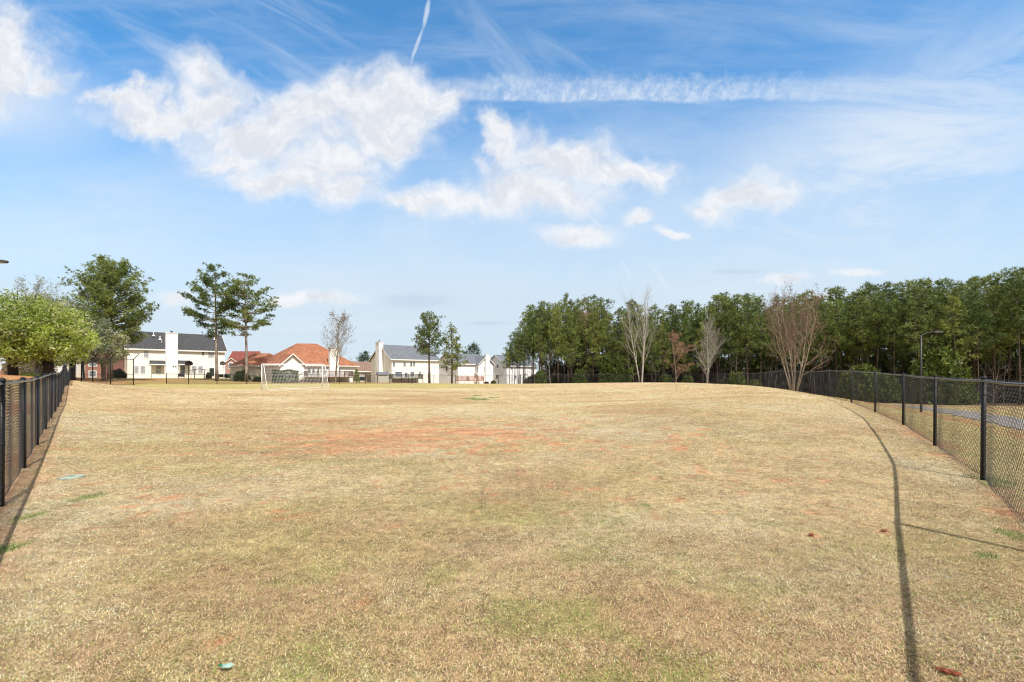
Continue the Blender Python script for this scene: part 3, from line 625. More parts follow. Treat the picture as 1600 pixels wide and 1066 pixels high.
def leafy(name, H, Rx, Rz, cz, seed, cols, n=9000, sz=.10, trunk_r=.28, tfork=1.3, bark=None, gaps=.5, limbs=14, K=5, mt='pleaf', flat=1.):
    """broad round tree: trunk with rising limbs and leaf sprays along them"""
    rs = np.random.RandomState(seed); rnd = random.Random(seed); root = empty(name, (0,0,0)); tb = MB()
    tb.tube([(0,0,-.1),(0,0,.25),(0.02,0,tfork*.7),(.03,0,tfork)], [trunk_r*1.45, trunk_r*1.08, trunk_r, trunk_r*1.15], 9)
    cent = []; bias = []
    for i in range(limbs):
        az = 2*PI*i/limbs+rnd.uniform(-.3, .3); el = math.asin(rnd.uniform(-.28, .98)); e = Vector((math.cos(az)*math.cos(el)*Rx, math.sin(az)*math.cos(el)*Rx, math.sin(el)*Rz+cz))
        a0 = Vector((0,0,tfork*rnd.uniform(.85, 1.1))); m1 = a0.lerp(e, .45)+Vector((0,0,.25*(cz-tfork)*.4))
        tb.tube([a0, m1, e*.97], [trunk_r*.42, trunk_r*.22, .012], 5, cap=False)
        for k in range(7):
            t = rnd.uniform(.3, .95); b0 = a0.lerp(m1, t*2) if t < .5 else m1.lerp(e, t*2-1); u_ = (b0-Vector((0,0,cz*.7))).normalized(); dd = (u_+Vector((rnd.gauss(0,.6), rnd.gauss(0,.6), rnd.gauss(.2,.4)))).normalized()
            tb.tube([b0, b0+dd*Rx*.2, b0+dd*Rx*.38+Vector((0,0,.1))], [.035, .02, .008], 3, cap=False)
    # leaf sprays: many small clumps filling the crown's outer volume
    m = int(n/26); d = rs.randn(m, 3); d /= np.linalg.norm(d, axis=1)[:, None]; rr_ = .45+.57*rs.rand(m)**.55
    lump = 1+.10*np.sin(d[:, 0]*5+seed)*np.cos(d[:, 1]*4.3+seed*2)+.07*np.sin(d[:, 2]*9+seed*3)
    cc_ = d*rr_[:, None]*lump[:, None]*np.array([Rx, Rx, Rz]); cc_[:, 2] += cz; ok = cc_[:, 2] > cz-Rz*.86; cc_ = cc_[ok]; d = d[ok]; m = len(cc_)
    q = rs.randn(m, 26, 3)*np.array([.2, .2, .2])*Rx/2.6; cent = (cc_[:, None]+q).reshape(-1, 3); bias = np.repeat(d, 26, 0)*.6
    tint = np.repeat(rs.rand(m), 26); cs = np.array(cols); k = np.minimum((np.repeat(rs.rand(m), 26)*.55+.45*rs.rand(m*26))*len(cs), len(cs)-1).astype(int); col = cs[k]*(.75+.5*tint[:, None])
    V, T, C = tri_cloud(cent, bias, sz*1.4, sz*.75, col, K, .3, rs)
    tb.build('trunk', bark or M['dbark'], root, smooth=True); mesh_np('crown', V, T, M[mt], C, parent=root)
    return root
def bush(name, rx, ry, h, seed, cols, n=2600, sz=.07, boxy=False, label=None, loc=None, rz=0., stem=True):
    rs = np.random.RandomState(seed); root = empty(name, (loc[0], loc[1], g(*loc)), rz); m = n
    if boxy:
        c = rs.rand(m, 3)*2-1; a = rs.randint(0, 3, m); sg = np.sign(c[np.arange(m), a]); c[np.arange(m), a] = sg*(.86+.14*rs.rand(m)); d = c.copy(); c = c*np.array([rx, ry, h/2]); c[:, 2] += h/2
        c[:, 2] *= 1+.05*np.sin(c[:, 0]*3)
    else:
        d = rs.randn(m, 3); d /= np.linalg.norm(d, axis=1)[:, None]; d[:, 2] = np.abs(d[:, 2])*1.0-.15*(rs.rand(m) < .3); lump = 1+.12*np.sin(d[:, 0]*6+seed)*np.cos(d[:, 1]*5)
        c = d*(.55+.5*rs.rand(m)**.5)[:, None]*lump[:, None]*np.array([rx, ry, h*.85]); c[:, 2] += h*.12
    cs = np.array(cols); col = cs[rs.randint(0, len(cs), m)]*(.7+.5*rs.rand(m, 1))
    V, T, C = tri_cloud(c, d*.6, sz*1.5, sz*.8, col, 4, .3, rs); mesh_np('foliage', V, T, M['bush'], C, parent=root)
    if stem:
        sb = MB()
        for i in range(7):
            a = i*.9; sb.tube([(.06*math.cos(a), .06*math.sin(a), -.05), (rx*.45*math.cos(a), ry*.45*math.sin(a), h*.55), (rx*.7*math.cos(a), ry*.7*math.sin(a), h*.8)], [.03, .018, .006], 4)
        sb.build('stem', M['gbark'], root)
    if label: tag(root, label, 'bush')
    return root
def put(o, px, z, label, cat='tree', group=None, top=None, H=None, rz=None, x=None, sx=1.):
    X = (px-CX)/F*z if x is None else x; gz = g(X, z); s = 1.
    if top is not None: s = ((HY-top)*z/F+CH-gz)/H
    o.location = (X, z, gz); o.scale = (s*sx, s*sx, s); o.rotation_euler = (0, 0, random.random()*6.28 if rz is None else rz)
    tag(o, label, cat, group); return o

# hero pines
t = pine('pine_tree', 18.2, 5.6, 6.2, 101, dens=4.4, prof='dome', tr=.34, tsz=.36, clump=.62, per=6, K=14, bend=.4); put(t, 172, 70, 'big round-crowned pine standing left of the long cream house', top=411, H=18.2)
t = pine('pine_tree', 18, 7.4, 4.6, 142, dens=1.6, prof='flat', layer=8, tr=.24, tsz=.34, clump=.62, per=11, K=13, bend=.3, stubs=False, trunk_mat=M['gbark']); put(t, 339, 82, 'tall layered pine before the right end of the cream house', top=418, H=18, rz=.3)
t = pine('pine_tree', 17, 7.6, 4.9, 158, dens=1.6, prof='flat', layer=7, tr=.25, tsz=.34, clump=.62, per=11, K=13, bend=.3, stubs=False, trunk_mat=M['gbark']); put(t, 385, 82, 'tall layered pine right of its twin, beside the red-brown roofed brick house', top=432, H=17, rz=1.9)
t = pine('pine_tree', 12.6, 5.2, 3.1, 171, dens=3.2, prof='dome', tr=.2, tsz=.33, clump=.5, per=5, K=14, bend=.2); put(t, 671, 84, 'taller of two pines by the white house, with its trunk before the wall corner', top=491, H=12.6)
t = pine('pine_tree', 10.5, 2.4, 2.7, 183, dens=2.4, prof='cone', tr=.17, tsz=.33, clump=.5, per=5, K=14, bend=.2, yel=(.44,.46,.12)); put(t, 706, 84, 'shorter open pine in front of the pale gable house, right of the taller pine', top=510, H=10.5)
# far evergreen crowns
t = pine('evergreen_tree', 10, 1, 4.4, 191, dens=2.0, prof='dome', tr=.2, tsz=.4, clump=.8, per=12, green=(.05,.10,.03), yel=(.09,.13,.03)); put(t, 738, 150, 'dark round evergreen rising behind the grey roof of the white gabled house', top=541, H=10, sx=.75)
t = pine('evergreen_tree', 9, .5, 3.0, 195, dens=2.4, prof='dome', tr=.2, tsz=.4, clump=.7, per=12, green=(.03,.07,.02), yel=(.06,.10,.025)); put(t, 571, 140, 'small dark evergreen top behind the brown-roofed house', top=552, H=9)

# forest prototypes
protos = []   # (height, crown base, radius, shape, density)
for i, (H, cb, Rr, pf, dn) in enumerate([(15,7.4,2.1,'cone',2.0),(15,8.6,1.9,'dome',1.9),(15,5.0,2.3,'cone',1.6),(15,8.2,2.1,'cone',2.3),(15,2.4,2.4,'cone',1.4),(15,6.6,2.2,'cone',1.9),(15,3.6,2.2,'cone',1.6)]):
    protos.append((pine('pine_tree', H, cb, Rr, 300+i*7, dens=dn, prof=pf, tr=.105, tsz=.40, clump=.48, per=4, K=11, bend=.35, green=(.045,.085,.022) if i % 2 else (.065,.11,.03), yel=(.35,.40,.10) if i % 3 else (.25,.32,.08)), H, cb))
TOPX = [700,785,790,800,815,830,850,880,895,905,930,950,960,985,1000,1050,1100,1135,1160,1170,1200,1230,1270,1300,1320,1350,1360,1390,1420,1450,1470,1500,1530,1560,1580,1600,1700,1900]
TOPY = [570,556,540,522,503,488,482,470,470,480,472,480,490,480,484,484,478,468,474,470,476,472,465,460,463,455,452,455,450,447,448,446,445,440,432,437,436,436]
FZX = [760,790,850,1000,1100,1200,1300,1400,1500,1600,1700,1900]; FZ = [86,83,80,78,75,71,67,63,60.5,59,58.5,58]
LAND = [(790,860,'at the wood end near white houses'),(860,960,'left of the bare white tree'),(960,1045,'behind the tall bare white tree'),(1045,1125,'behind the bare twin white stems'),
        (1125,1195,'right of the bare twin white stems'),(1195,1290,'behind the big reddish bare tree'),(1290,1420,'left of the lamp post'),(1420,1480,'behind the lamp post'),(1480,1560,'right of the lamp post'),(1560,2000,'at the far right end of the wood')]
used = set(); ntree = 0
for row in range(6):
    px = 792+row*4
    while px < (1740 if row < 5 else 1700):
        zf = float(np.interp(px, FZX, FZ))+row*3.6+random.uniform(-1.3, 1.3); X = (px-CX)/F*zf
        if row == 0: ch = random.choice([2,4,6,4,2,5,0]) if px < 1130 else random.choice([0,1,5,2,3,5,0,3,6])
        elif row == 1: ch = random.choice([0,1,2,5,6])
        elif row == 2: ch = random.choice([0,1,3,5,2])
        else: ch = random.choice([2,4,6,5])
        if px < 840: ch = random.choice([2,5,0,5])
        po, H, cb = protos[ch]
        if ch in used: o = copy_tree(po)
        else: o = po; used.add(ch)
        top = float(np.interp(px, TOPX, TOPY))+random.choice([-9,-6,-2,2,6,10,14,20])+(random.uniform(4, 22) if row == 0 else 0)
        if px < 812: top = float(np.interp(px, TOPX, TOPY))+random.uniform(2, 10)
        lm = [l for a, b_, l in LAND if a <= px < b_]; lm = lm[0] if lm else LAND[-1][2]
        rowname = 'edge tree' if row == 0 else ('second-row tree' if row == 1 else 'inner tree')
        put(o, px, zf, 'tall pine %s, %s' % (lm, rowname), top=top, H=H, group='pines of the wood beyond the right-hand fence', sx=random.uniform(.85, 1.15))
        ntree += 1
        px += random.uniform(1.5, 3.1)*F/zf*(1.0 if row else 1.15)
for i, (po, H, cb) in enumerate(protos):
    if i not in used: put(po, 1200, 90, 'tall green pine deep inside the wood', top=480, H=H)
# bare trees in front of the wood
t = bare_tree('bare_tree', 13, .52, 401, M['wbark'], .15, stems=3, nlimb=11, fork=.25, up=.8, levels=4, twigr=.0085); put(t, 1002, 72, 'tall bare white-barked tree in front of the wood, left of the reddish ones', top=458, H=12.4, sx=.72)
t = bare_tree('bare_tree', 11, .42, 405, M['wbark'], .14, stems=2, nlimb=15, fork=.2, up=1., levels=4, twigr=.010); put(t, 1103, 70, 'pair of slim bare white stems at the edge of the wood', top=503, H=11, sx=.85)
t = bare_tree('bare_tree', 8.5, .72, 411, M['rbark'], .12, nlimb=11, fork=.22, up=.8, budcol=(.36,.22,.16), twn=2, twigr=.009); put(t, 1057, 70, 'small bare tree with pinkish-red buds left of the twin white stems', top=519, H=8.5)
t = bare_tree('bare_tree', 12.5, .62, 417, M['tbark'], .14, stems=6, fan=.40, nlimb=11, fork=.28, up=.9, budcol=(.32,.19,.15), twn=2, twigr=.0085); put(t, 1240, 61, 'big spreading bare tree with reddish twigs behind the curve of the fence', top=474, H=11.3, sx=.74)
t = bare_tree('bare_tree', 12.5, .55, 421, M['rbark'], .13, nlimb=10, fork=.3, up=.9, budcol=(.33,.2,.12), twn=3); put(t, 917, 83, 'thin reddish-budded tree among the pines left of the white one', top=478, H=12.5)
t = bare_tree('bare_tree', 10.6, .55, 427, M['tbark'], .16, nlimb=17, fork=.22, up=.8, levels=4, budcol=(.33,.24,.16), twn=1, twigr=.009); put(t, 524, 72, 'bare grey tree in front of the orange-roofed house', top=489, H=10.6, sx=.95)
t = bare_tree('bare_tree', 10, .6, 431, M['tbark'], .14, nlimb=9, up=.8); put(t, 765, 165, 'distant hazy bare tree between the two white gables', top=551, H=10)
t = bare_tree('bare_tree', 10, .6, 433, M['rbark'], .14, nlimb=9, up=.8); put(t, 548, 150, 'distant bare tree top just right of the orange roof', top=556, H=10)
# understorey saplings
us = bare_tree('sapling', 4.5, .7, 441, M['gbark'], .04, nlimb=12, fork=.1, up=.5, levels=3, twigr=.009); us2 = bare_tree('sapling', 5, .8, 443, M['wbark'], .045, nlimb=9, fork=.1, up=.4, levels=3, twigr=.008)
up_ = [us, us2]
for i in range(110):
    px = 800+i*8.4+random.uniform(-6, 6); z = float(np.interp(px, FZX, FZ))-1.2+random.uniform(0, 16); src = up_[i % 2]; o = src if i < 2 else copy_tree(src)
    lm = [l for a, b_, l in LAND if a <= px < b_]; lm = lm[0] if lm else LAND[-1][2]
    put(o, px, z, 'thin leafless sapling under the pines, %s' % lm, group='leafless saplings under the pines'); s = random.uniform(.6, 1.3); o.scale = (s*1.1, s*1.1, s)
pb = bush('young_pine', 1.3, 1.3, 2.6, 451, [(.13,.17,.04),(.18,.22,.05),(.08,.13,.03)], n=1500, sz=.16, loc=(30, 70))
for i, (px, s) in enumerate([(905,.8),(950,1.1),(955,1.5),(975,.9),(1040,.8),(1150,1.1),(1075,.8),(1330,1.2),(1350,1.5),(1385,1.1),(1450,1.6),(1468,2.1),(1500,1.2),(845,.7),(1180,.8)]):
    z = float(np.interp(px, FZX, FZ))-1.8; o = pb if i == 0 else copy_tree(pb)
    lm = [l for a, b_, l in LAND if a <= px < b_]; lm = lm[0] if lm else LAND[-1][2]
    put(o, px, z, 'low bright green young pine %s' % lm, group='young pines at the edge of the wood'); o.scale = (s, s, s*1.25)

# brush along the back of the wood
fb_ = bush('brush_thicket', 3.2, 2.0, 3.6, 461, [(.11,.09,.07),(.07,.06,.045),(.15,.125,.095),(.07,.085,.035)], n=2600, sz=.16, loc=(30, 95))
k_ = 0
for row in range(3):
    for px in range(850+row*10, 1760, 22):
        z = float(np.interp(px, FZX, FZ))+(6, 13, 22)[row]; o = fb_ if k_ == 0 else copy_tree(fb_); k_ += 1
        lm = [l for a, b_, l in LAND if a <= px < b_]; lm = lm[0] if lm else LAND[-1][2]
        put(o, px, z, 'brown leafless thicket deep under the pines, %s' % lm, cat='thicket', group='thickets under the pines'); s_ = random.uniform(.75, 1.2); o.scale = (s_, s_, s_*(.55, 1.2, 1.7)[row])
# pear trees on the left bank
GC = [(.31,.43,.06),(.41,.52,.10),(.50,.58,.15),(.23,.31,.05),(.66,.68,.44),(.46,.56,.13)]
WC = [(.42,.44,.27),(.58,.58,.46),(.28,.34,.10),(.36,.38,.18),(.66,.65,.56)]
t = leafy('pear_tree', 7, 3.05, 2.6, 3.45, 501, GC, n=11500, sz=.09, trunk_r=.34, tfork=1.15); put(t, 75, 41, 'bright green budding tree on the bank, nearer the fence end', top=None, rz=.4); t.location.z = 1.35; t.scale = (1.0, 1.0, 1.0)
t = leafy('pear_tree', 7, 3.4, 2.95, 3.95, 507, GC, n=11500, sz=.09, trunk_r=.30, tfork=1.6); put(t, 20, 40, 'bright green budding tree cut by the left edge of the photo', rz=2.2); t.location.z = 1.35
t = leafy('blossom_tree', 9, 3.2, 3.2, 5.0, 511, WC, n=4200, sz=.11, trunk_r=.22, tfork=1.8); put(t, 60, 50, 'tall pale whitish-blossomed tree behind the two green ones', rz=1.); t.scale = (1.05, 1.05, 1.05)
t = leafy('blossom_tree', 9, 3.0, 3.1, 4.5, 517, WC, n=4200, sz=.11, trunk_r=.24, tfork=1.8); put(t, 113, 53, 'pale whitish-blossomed tree between the green trees and the round pine', rz=2.); t.scale = (1.1, 1.1, 1.12)
t = leafy('blossom_tree', 7, 2.3, 2.5, 3.9, 523, WC, n=2600, sz=.11, trunk_r=.22, tfork=1.9, bark=M['rbark']); put(t, 162, 58, 'small white-blossomed tree before the left end of the cream house', rz=3.)
t = bare_tree('bare_tree', 9, .6, 529, M['tbark'], .12, nlimb=9, up=.9, budcol=(.45,.45,.36), twn=3); put(t, 55, 54, 'twiggy pale tree top poking above the bright green trees', top=436, H=9)
t = bare_tree('bare_tree', 6, .7, 533, M['dbark'], .14, nlimb=8, up=.6, levels=3); put(t, 131, 57, 'dark-trunked bare tree behind the backstop', rz=0)
tan = bush('brush_thicket', 2.6, 1.5, 2.3, 541, [(.30,.24,.18),(.24,.19,.14),(.36,.30,.22),(.20,.20,.08)], n=4200, sz=.09, label='tan leafless thicket between the two bright green trees', loc=((44-CX)/F*56, 56))
bush('bush', 1.4, .9, .5, 543, [(.30,.33,.06),(.22,.28,.05)], n=1800, sz=.06, label='low yellow-green shrub at the foot of the tan thicket', loc=((48-CX)/F*50, 50))
bush('bush', 1.05, .9, 1.55, 547, [(.02,.035,.02),(.035,.05,.03)], n=3000, sz=.09, label='dark round clipped bush at the left corner of the cream house', loc=((185-CX)/F*82, 82))
bush('hedge', 1.75, 1.0, 1.95, 551, [(.07,.11,.035),(.11,.15,.05),(.15,.19,.07)], n=7000, sz=.085, boxy=True, label='clipped green hedge block before the gable of the orange-roofed house', loc=((446-CX)/F*76.5, 76.5), rz=R(15))
bush('bush', 1.3, 1.1, 1.9, 553, [(.03,.06,.02),(.06,.09,.03),(.10,.12,.04)], n=3200, sz=.09, label='dark green bush at the foot of the right-hand tall pine', loc=((378-CX)/F*84, 84))
bush('bush', .8, .7, .9, 557, [(.05,.08,.02),(.10,.10,.04)], n=1400, sz=.08, label='small dark bush left of the orange-roofed house', loc=((403-CX)/F*84, 84))
bush('flowering_shrub', .42, .42, 2.3, 559, [(.35,.40,.12),(.25,.33,.08),(.45,.48,.25)], n=900, sz=.08, label='slim light green shrub at the right corner of the orange-roofed house', loc=((557-CX)/F*79, 79))
bush('bush', .6, .6, .6, 563, [(.03,.03,.02),(.05,.05,.03)], n=700, sz=.09, label='small dark shrub at the foot of the white house chimney', loc=((760-CX)/F*118, 118))
bush('bush', .65, .6, .95, 567, [(.12,.14,.02),(.17,.18,.03)], n=700, sz=.09, label='small olive shrub between the two white gabled houses', loc=((771-CX)/F*118, 118))
bush('bush', 1.2, 1.0, .9, 569, [(.05,.09,.03),(.09,.12,.04)], n=1500, sz=.09, label='low dark bush by the brick house behind the tall pines', loc=((352-CX)/F*106, 106))
bush('bush', .5, .5, 1.3, 571, [(.12,.17,.05),(.18,.22,.08)], n=700, sz=.08, label='light green bush beside the dark patio door of the cream house', loc=((326-CX)/F*94, 94))

# ------------------------------------------------------------------ houses
class House:
    def __init__(s, name, px, z, a, label, base=None):
        s.P = Vector(((px-CX)/F*z, z)); s.a = R(a); s.d = Vector((math.cos(s.a), math.sin(s.a))); s.n = Vector((-math.sin(s.a), math.cos(s.a)))
        s.z0 = g(s.P.x, s.P.y) if base is None else base; s.r = empty(name, (s.P.x, s.P.y, s.z0), s.a); tag(s.r, label, 'house')
    def fr(s, px, py, off=0.):       # a photo direction -> (u, v) on the front wall plane
        r = Vector(((px-CX)/F, 1)); t = (s.P.dot(s.n)+off)/r.dot(s.n); p = r*t; return (p-s.P).dot(s.d), CH+(HY-py)/F*t-s.z0
    def side(s, px, py, off=0.):       # the same on the left side wall: (depth, v)
        r = Vector(((px-CX)/F, 1)); t = (s.P.dot(s.d)+off)/r.dot(s.d); p = r*t; return (p-s.P).dot(s.n), CH+(HY-py)/F*t-s.z0
    def part(s, mb, name, m, parent=None, label=None):
        o = mb.build(name, m, parent or s.r)
        if label: o['label'] = label
        return o
    def body(s, u0, u1, d0, d1, h, m, ridge=None, axis='u', name='wall', label=None):
        mb = MB().box(u0, u1, d0, d1, -.6, h)
        if ridge:
            if axis == 'u':
                dm = (d0+d1)/2
                mb.add([(u0,d0,h-.001),(u0,d1,h-.001),(u0,dm,ridge-.12),(u1,d0,h-.001),(u1,d1,h-.001),(u1,dm,ridge-.12)], [(0,2,1),(3,4,5),(0,3,5,2),(1,2,5,4)])
            else:
                um = (u0+u1)/2
                mb.add([(u0,d0,h-.001),(u1,d0,h-.001),(um,d0,ridge-.12),(u0,d1,h-.001),(u1,d1,h-.001),(um,d1,ridge-.12)], [(0,1,2),(3,5,4),(0,2,5,3),(1,4,5,2)])
        return s.part(mb, name, m, label=label)
    def gable(s, u0, u1, d0, d1, h, ridge, m, axis='u', ov=.4, t=.16, trim=None):
        def slab(p, q, r_, s_):       # four corners of the top face
            top = [Vector(v) for v in (p, q, r_, s_)]; nn = (top[1]-top[0]).cross(top[3]-top[0]).normalized(); nn = nn if nn.z > 0 else -nn
            bot = [v-nn*t for v in top]; return top+bot, [(0,1,2,3),(7,6,5,4),(0,4,5,1),(1,5,6,2),(2,6,7,3),(3,7,4,0)]
        mb = MB(); k = (ridge-h)/(((d1-d0) if axis == 'u' else (u1-u0))/2); e = h-ov*k; up = .14
        if axis == 'u':
            dm = (d0+d1)/2
            mb.add(*slab((u0-ov,d0-ov,e+up),(u1+ov,d0-ov,e+up),(u1+ov,dm,ridge+up),(u0-ov,dm,ridge+up))); mb.add(*slab((u0-ov,dm+.003,ridge+up),(u1+ov,dm+.003,ridge+up),(u1+ov,d1+ov,e+up),(u0-ov,d1+ov,e+up)))
        else:
            um = (u0+u1)/2
            mb.add(*slab((u0-ov,d0-ov,e+up),(um,d0-ov,ridge+up),(um,d1,ridge+up),(u0-ov,d1,e+up))); mb.add(*slab((um+.003,d0-ov,ridge+up),(u1+ov,d0-ov,e+up),(u1+ov,d1,e+up),(um+.003,d1,ridge+up)))
        o = s.part(mb, 'roof', m)
        if trim:
            fb = MB()
            if axis == 'u':
                fb.box(u0-ov, u1+ov, d0-ov-.05, d0-ov-.004, e-.14, e+.12)
                for uu_ in (u0-ov-.05, u1+ov+.004):
                    fb.add([(uu_,d0-ov,e-.10),(uu_,d0-ov,e+.14),(uu_,dm,ridge+.14),(uu_,dm,ridge-.12),(uu_+.046,d0-ov,e-.10),(uu_+.046,d0-ov,e+.14),(uu_+.046,dm,ridge+.14),(uu_+.046,dm,ridge-.12)], [(0,1,2,3),(7,6,5,4),(0,4,5,1),(1,5,6,2),(2,6,7,3),(3,7,4,0)])
                    fb.add([(uu_,d1+ov,e-.10),(uu_,d1+ov,e+.14),(uu_,dm,ridge+.14),(uu_,dm,ridge-.12),(uu_+.046,d1+ov,e-.10),(uu_+.046,d1+ov,e+.14),(uu_+.046,dm,ridge+.14),(uu_+.046,dm,ridge-.12)], [(3,2,1,0),(4,5,6,7),(1,5,4,0),(2,6,5,1),(3,7,6,2),(0,4,7,3)])
            else:
                yv = d0-ov-.05
                for sg, ue in ((1, u0-ov), (-1, u1+ov)):
                    fb.add([(ue,yv,e-.08),(ue,yv,e+.15),(um,yv,ridge+.15),(um,yv,ridge-.10),(ue,yv+.046,e-.08),(ue,yv+.046,e+.15),(um,yv+.046,ridge+.15),(um,yv+.046,ridge-.10)], [(0,1,2,3),(7,6,5,4),(0,4,5,1),(1,5,6,2),(2,6,7,3),(3,7,4,0)])
            s.part(fb, 'fascia', trim, o)
        return o
    def hip(s, u0, u1, d0, d1, h, r1, r2, m, ov=.45, trim=None):
        u0 -= ov; u1 += ov; d0 -= ov; d1 += ov; mb = MB()
        V = [(u0,d0,h),(u1,d0,h),(u1,d1,h),(u0,d1,h),(*r1,),(*r2,)]   # r1 = right or front ridge end, r2 = left or back one
        mb.add(V, [(0,1,4,5),(1,2,4),(2,3,5,4),(3,0,5),(0,3,2,1)])
        o = s.part(mb, 'roof', m)
        if trim:
            fb = MB(); z0, z1 = h-.17, h-.004
            fb.box(u0, u1, d0, d0+.05, z0, z1); fb.box(u0, u1, d1-.05, d1, z0, z1); fb.box(u0, u0+.05, d0+.052, d1-.052, z0, z1); fb.box(u1-.05, u1, d0+.052, d1-.052, z0, z1)
            s.part(fb, 'fascia', trim, o)
        return o
    def win(s, a, face='front', off=0., pane='blind', name='window', grid=True, pw=.09, mirror=False):
        px0, py0, px1, py1 = a; f = s.fr if face == 'front' else s.side
        (ua, va), (ub, vb) = f(px0, py1, off), f(px1, py0, off); u0, u1 = sorted((ua, ub)); v0, v1 = min(va, vb), max(va, vb)
        def pl(mb, a0, a1, b0, b1, o0, o1):
            if face == 'front': mb.box(a0, a1, off-o1, off-o0, b0, b1)
            else: mb.box(off-o1, off-o0, a0, a1, b0, b1)
        fm = MB(); w = pw
        pl(fm, u0, u0+w, v0, v1, .001, .07); pl(fm, u1-w, u1, v0, v1, .001, .07); pl(fm, u0+w, u1-w, v1-w, v1, .001, .07); pl(fm, u0+w, u1-w, v0, v0+w, .001, .075)
        if grid: pl(fm, u0+w, u1-w, (v0+v1)/2-.03, (v0+v1)/2+.03, .001, .055)
        o = s.part(fm, name, M['white']); pm = MB(); pl(pm, u0+w, u1-w, v0+w, v1-w, .001, .025); s.part(pm, 'pane', M[pane], o)
        return o
    def chim(s, u0, u1, d0, d1, z1, m, z0=-.5, capm=None, pot=True, name='chimney'):
        o = s.part(MB().box(u0, u1, d0, d1, z0, z1), name, m)
        c = MB().box(u0-.07, u1+.07, d0-.07, d1+.07, z1+.002, z1+.14); s.part(c, 'cap', capm or M['white'], o)
        if pot:
            uc, dc = (u0+u1)/2, (d0+d1)/2; s.part(MB().tube([(uc,dc,z1+.15),(uc,dc,z1+.42)], .17, 8).tube([(uc,dc,z1+.43),(uc,dc,z1+.5)], .26, 8), 'flue', M['shdark'], o)
        return o
    def vent(s, px, py, dpt, sc=1.):
        u, v = s.fr(px, py, dpt); s.part(MB().tube([(u,dpt,v-.25),(u,dpt,v+.2)], .09*sc, 7).tube([(u,dpt,v+.2),(u,dpt,v+.32)], [.16*sc, .05], 7).tube([(u,dpt,v-.45),(u,dpt,v-.2)], [.33*sc, .1], 7), 'vent_pipe', M['white'])
    def deck(s, u0, u1, d0, d1, fl_, rail, m, stairs=None, skip=None):
        dk = s.part(MB().box(u0, u1, d0, d1, fl_-.2, fl_), 'deck', m)
        n_ = max(2, int((u1-u0)/1.6)); 
        for i in range(n_+1):
            uu_ = u0+.06+(u1-u0-.12)*i/n_; s.part(MB().box(uu_-.05, uu_+.05, d0-.103, d0-.003, -.6, fl_+rail), 'deck_post', m, dk)
        rb = MB(); rb.box(u0, u1, d0-.05, d0-.005, fl_+rail-.08, fl_+rail-.0); rb.box(u0, u1, d0-.04, d0-.01, fl_+.08, fl_+.13)
        q = u0+.12
        while q < u1-.1: rb.box(q, q+.05, d0-.04, d0-.01, fl_+.13, fl_+rail-.08); q += .16
        for uu_ in (u0, u1-.05):
            rb.box(uu_, uu_+.05, d0, d1, fl_+rail-.08, fl_+rail); q = d0+.15
            while q < d1-.1: rb.box(uu_, uu_+.04, q, q+.05, fl_+.05, fl_+rail-.08); q += .17
        s.part(rb, 'railing', m, dk)
        if stairs is not None:
            sb = MB(); ns = 6
            for i in range(ns): sb.box(stairs-.3*(i+1), stairs-.3*i, d0+.02, d0+1.2, fl_*(1-(i+1)/ns)-.08, fl_*(1-(i+1)/ns)+.0)
            sb.tube([(stairs, d0, fl_+rail), (stairs-.3*ns, d0, rail)], .05, 4); sb.tube([(stairs, d0+.01, fl_-.1), (stairs-.3*ns, d0+.01, -.1)], .12, 4); sb.box(stairs-.3*ns-.05, stairs-.3*ns+.05, d0-.05, d0+.05, -.3, rail)
            s.part(sb, 'stairs', m, dk)
        return dk

# long cream house with dark roof
h = House('cream_house', 199, 92, 41, 'long two-storey cream house with dark grey roof and wide white chimney'); Wd, Dp, E, Rg = 16.2, 11., 5.8, 9.3
h.body(0, Wd, 0, Dp, E, M['cream'], Rg); h.gable(0, Wd, 0, Dp, E, Rg, M['shdark'], trim=M['white'])
uc0, _ = h.fr(258, 560); uc1, _ = h.fr(277, 560); _, vt = h.fr(267, 521.5); h.chim(uc0, uc1, -1.0, .0, vt, M['offwhite'])
for a in [(209,572,217.3,584.5),(218.7,572,227.5,584.5),(224,547.5,233,559.5),(243,571,252,584.5),(299,572,307.5,583.5),(309,572,317.5,583.5),(324.5,549,335.5,558.5)]: h.win(a)
h.win((314.7,548.5,319.7,555.8), pane='dglass'); h.win((326.5,574.8,335.2,588.5), pane='dglass', name='patio_door', grid=False); h.win((282,571,289.5,588.5), pane='glass', name='patio_door', grid=True)
for (pa, pb_) in ((233, 258), (277, 298)):
    ua, va = h.fr(pa, 564); ub, vb = h.fr(pb_, 564); mb = MB(); zt = va+.1; ua += .05; ub -= .05
    mb.add([(ua,-.02,zt),(ub,-.02,zt),(ub,-1.3,zt-.75),(ua,-1.3,zt-.75),(ua,-.02,zt-.9),(ub,-.02,zt-.9),(ub,-1.3,zt-.9),(ua,-1.3,zt-.9)], [(0,3,2,1),(4,5,6,7),(0,1,5,4),(3,7,6,2),(0,4,7,3),(1,2,6,5)])
    o = h.part(mb, 'porch_roof', M['shdark']); h.part(MB().box(ua, ub, -1.35, -1.303, zt-.93, zt-.72), 'fascia', M['white'], o)
    for q in (ua+.1, ub-.1): h.part(MB().box(q-.07, q+.07, -1.25, -1.11, -.5, zt-.905), 'porch_post', M['white'], o)
for a in ((240,522,3.6,1.),(250,527.5,2.9,1.),(252.5,535,1.9,.6),(213,530,2.6,.6),(335,528,3.2,.7)): h.vent(*a)
u_, v_ = h.fr(272, 573); h.part(MB().box(u_-.35, u_-.1, -1.06, -1.002, v_-.1, v_+.1).box(u_+.05, u_+.3, -1.06, -1.002, v_-.1, v_+.1), 'wall_vent', M['shgrey'])
h.win((188,548,192,558), 'side')

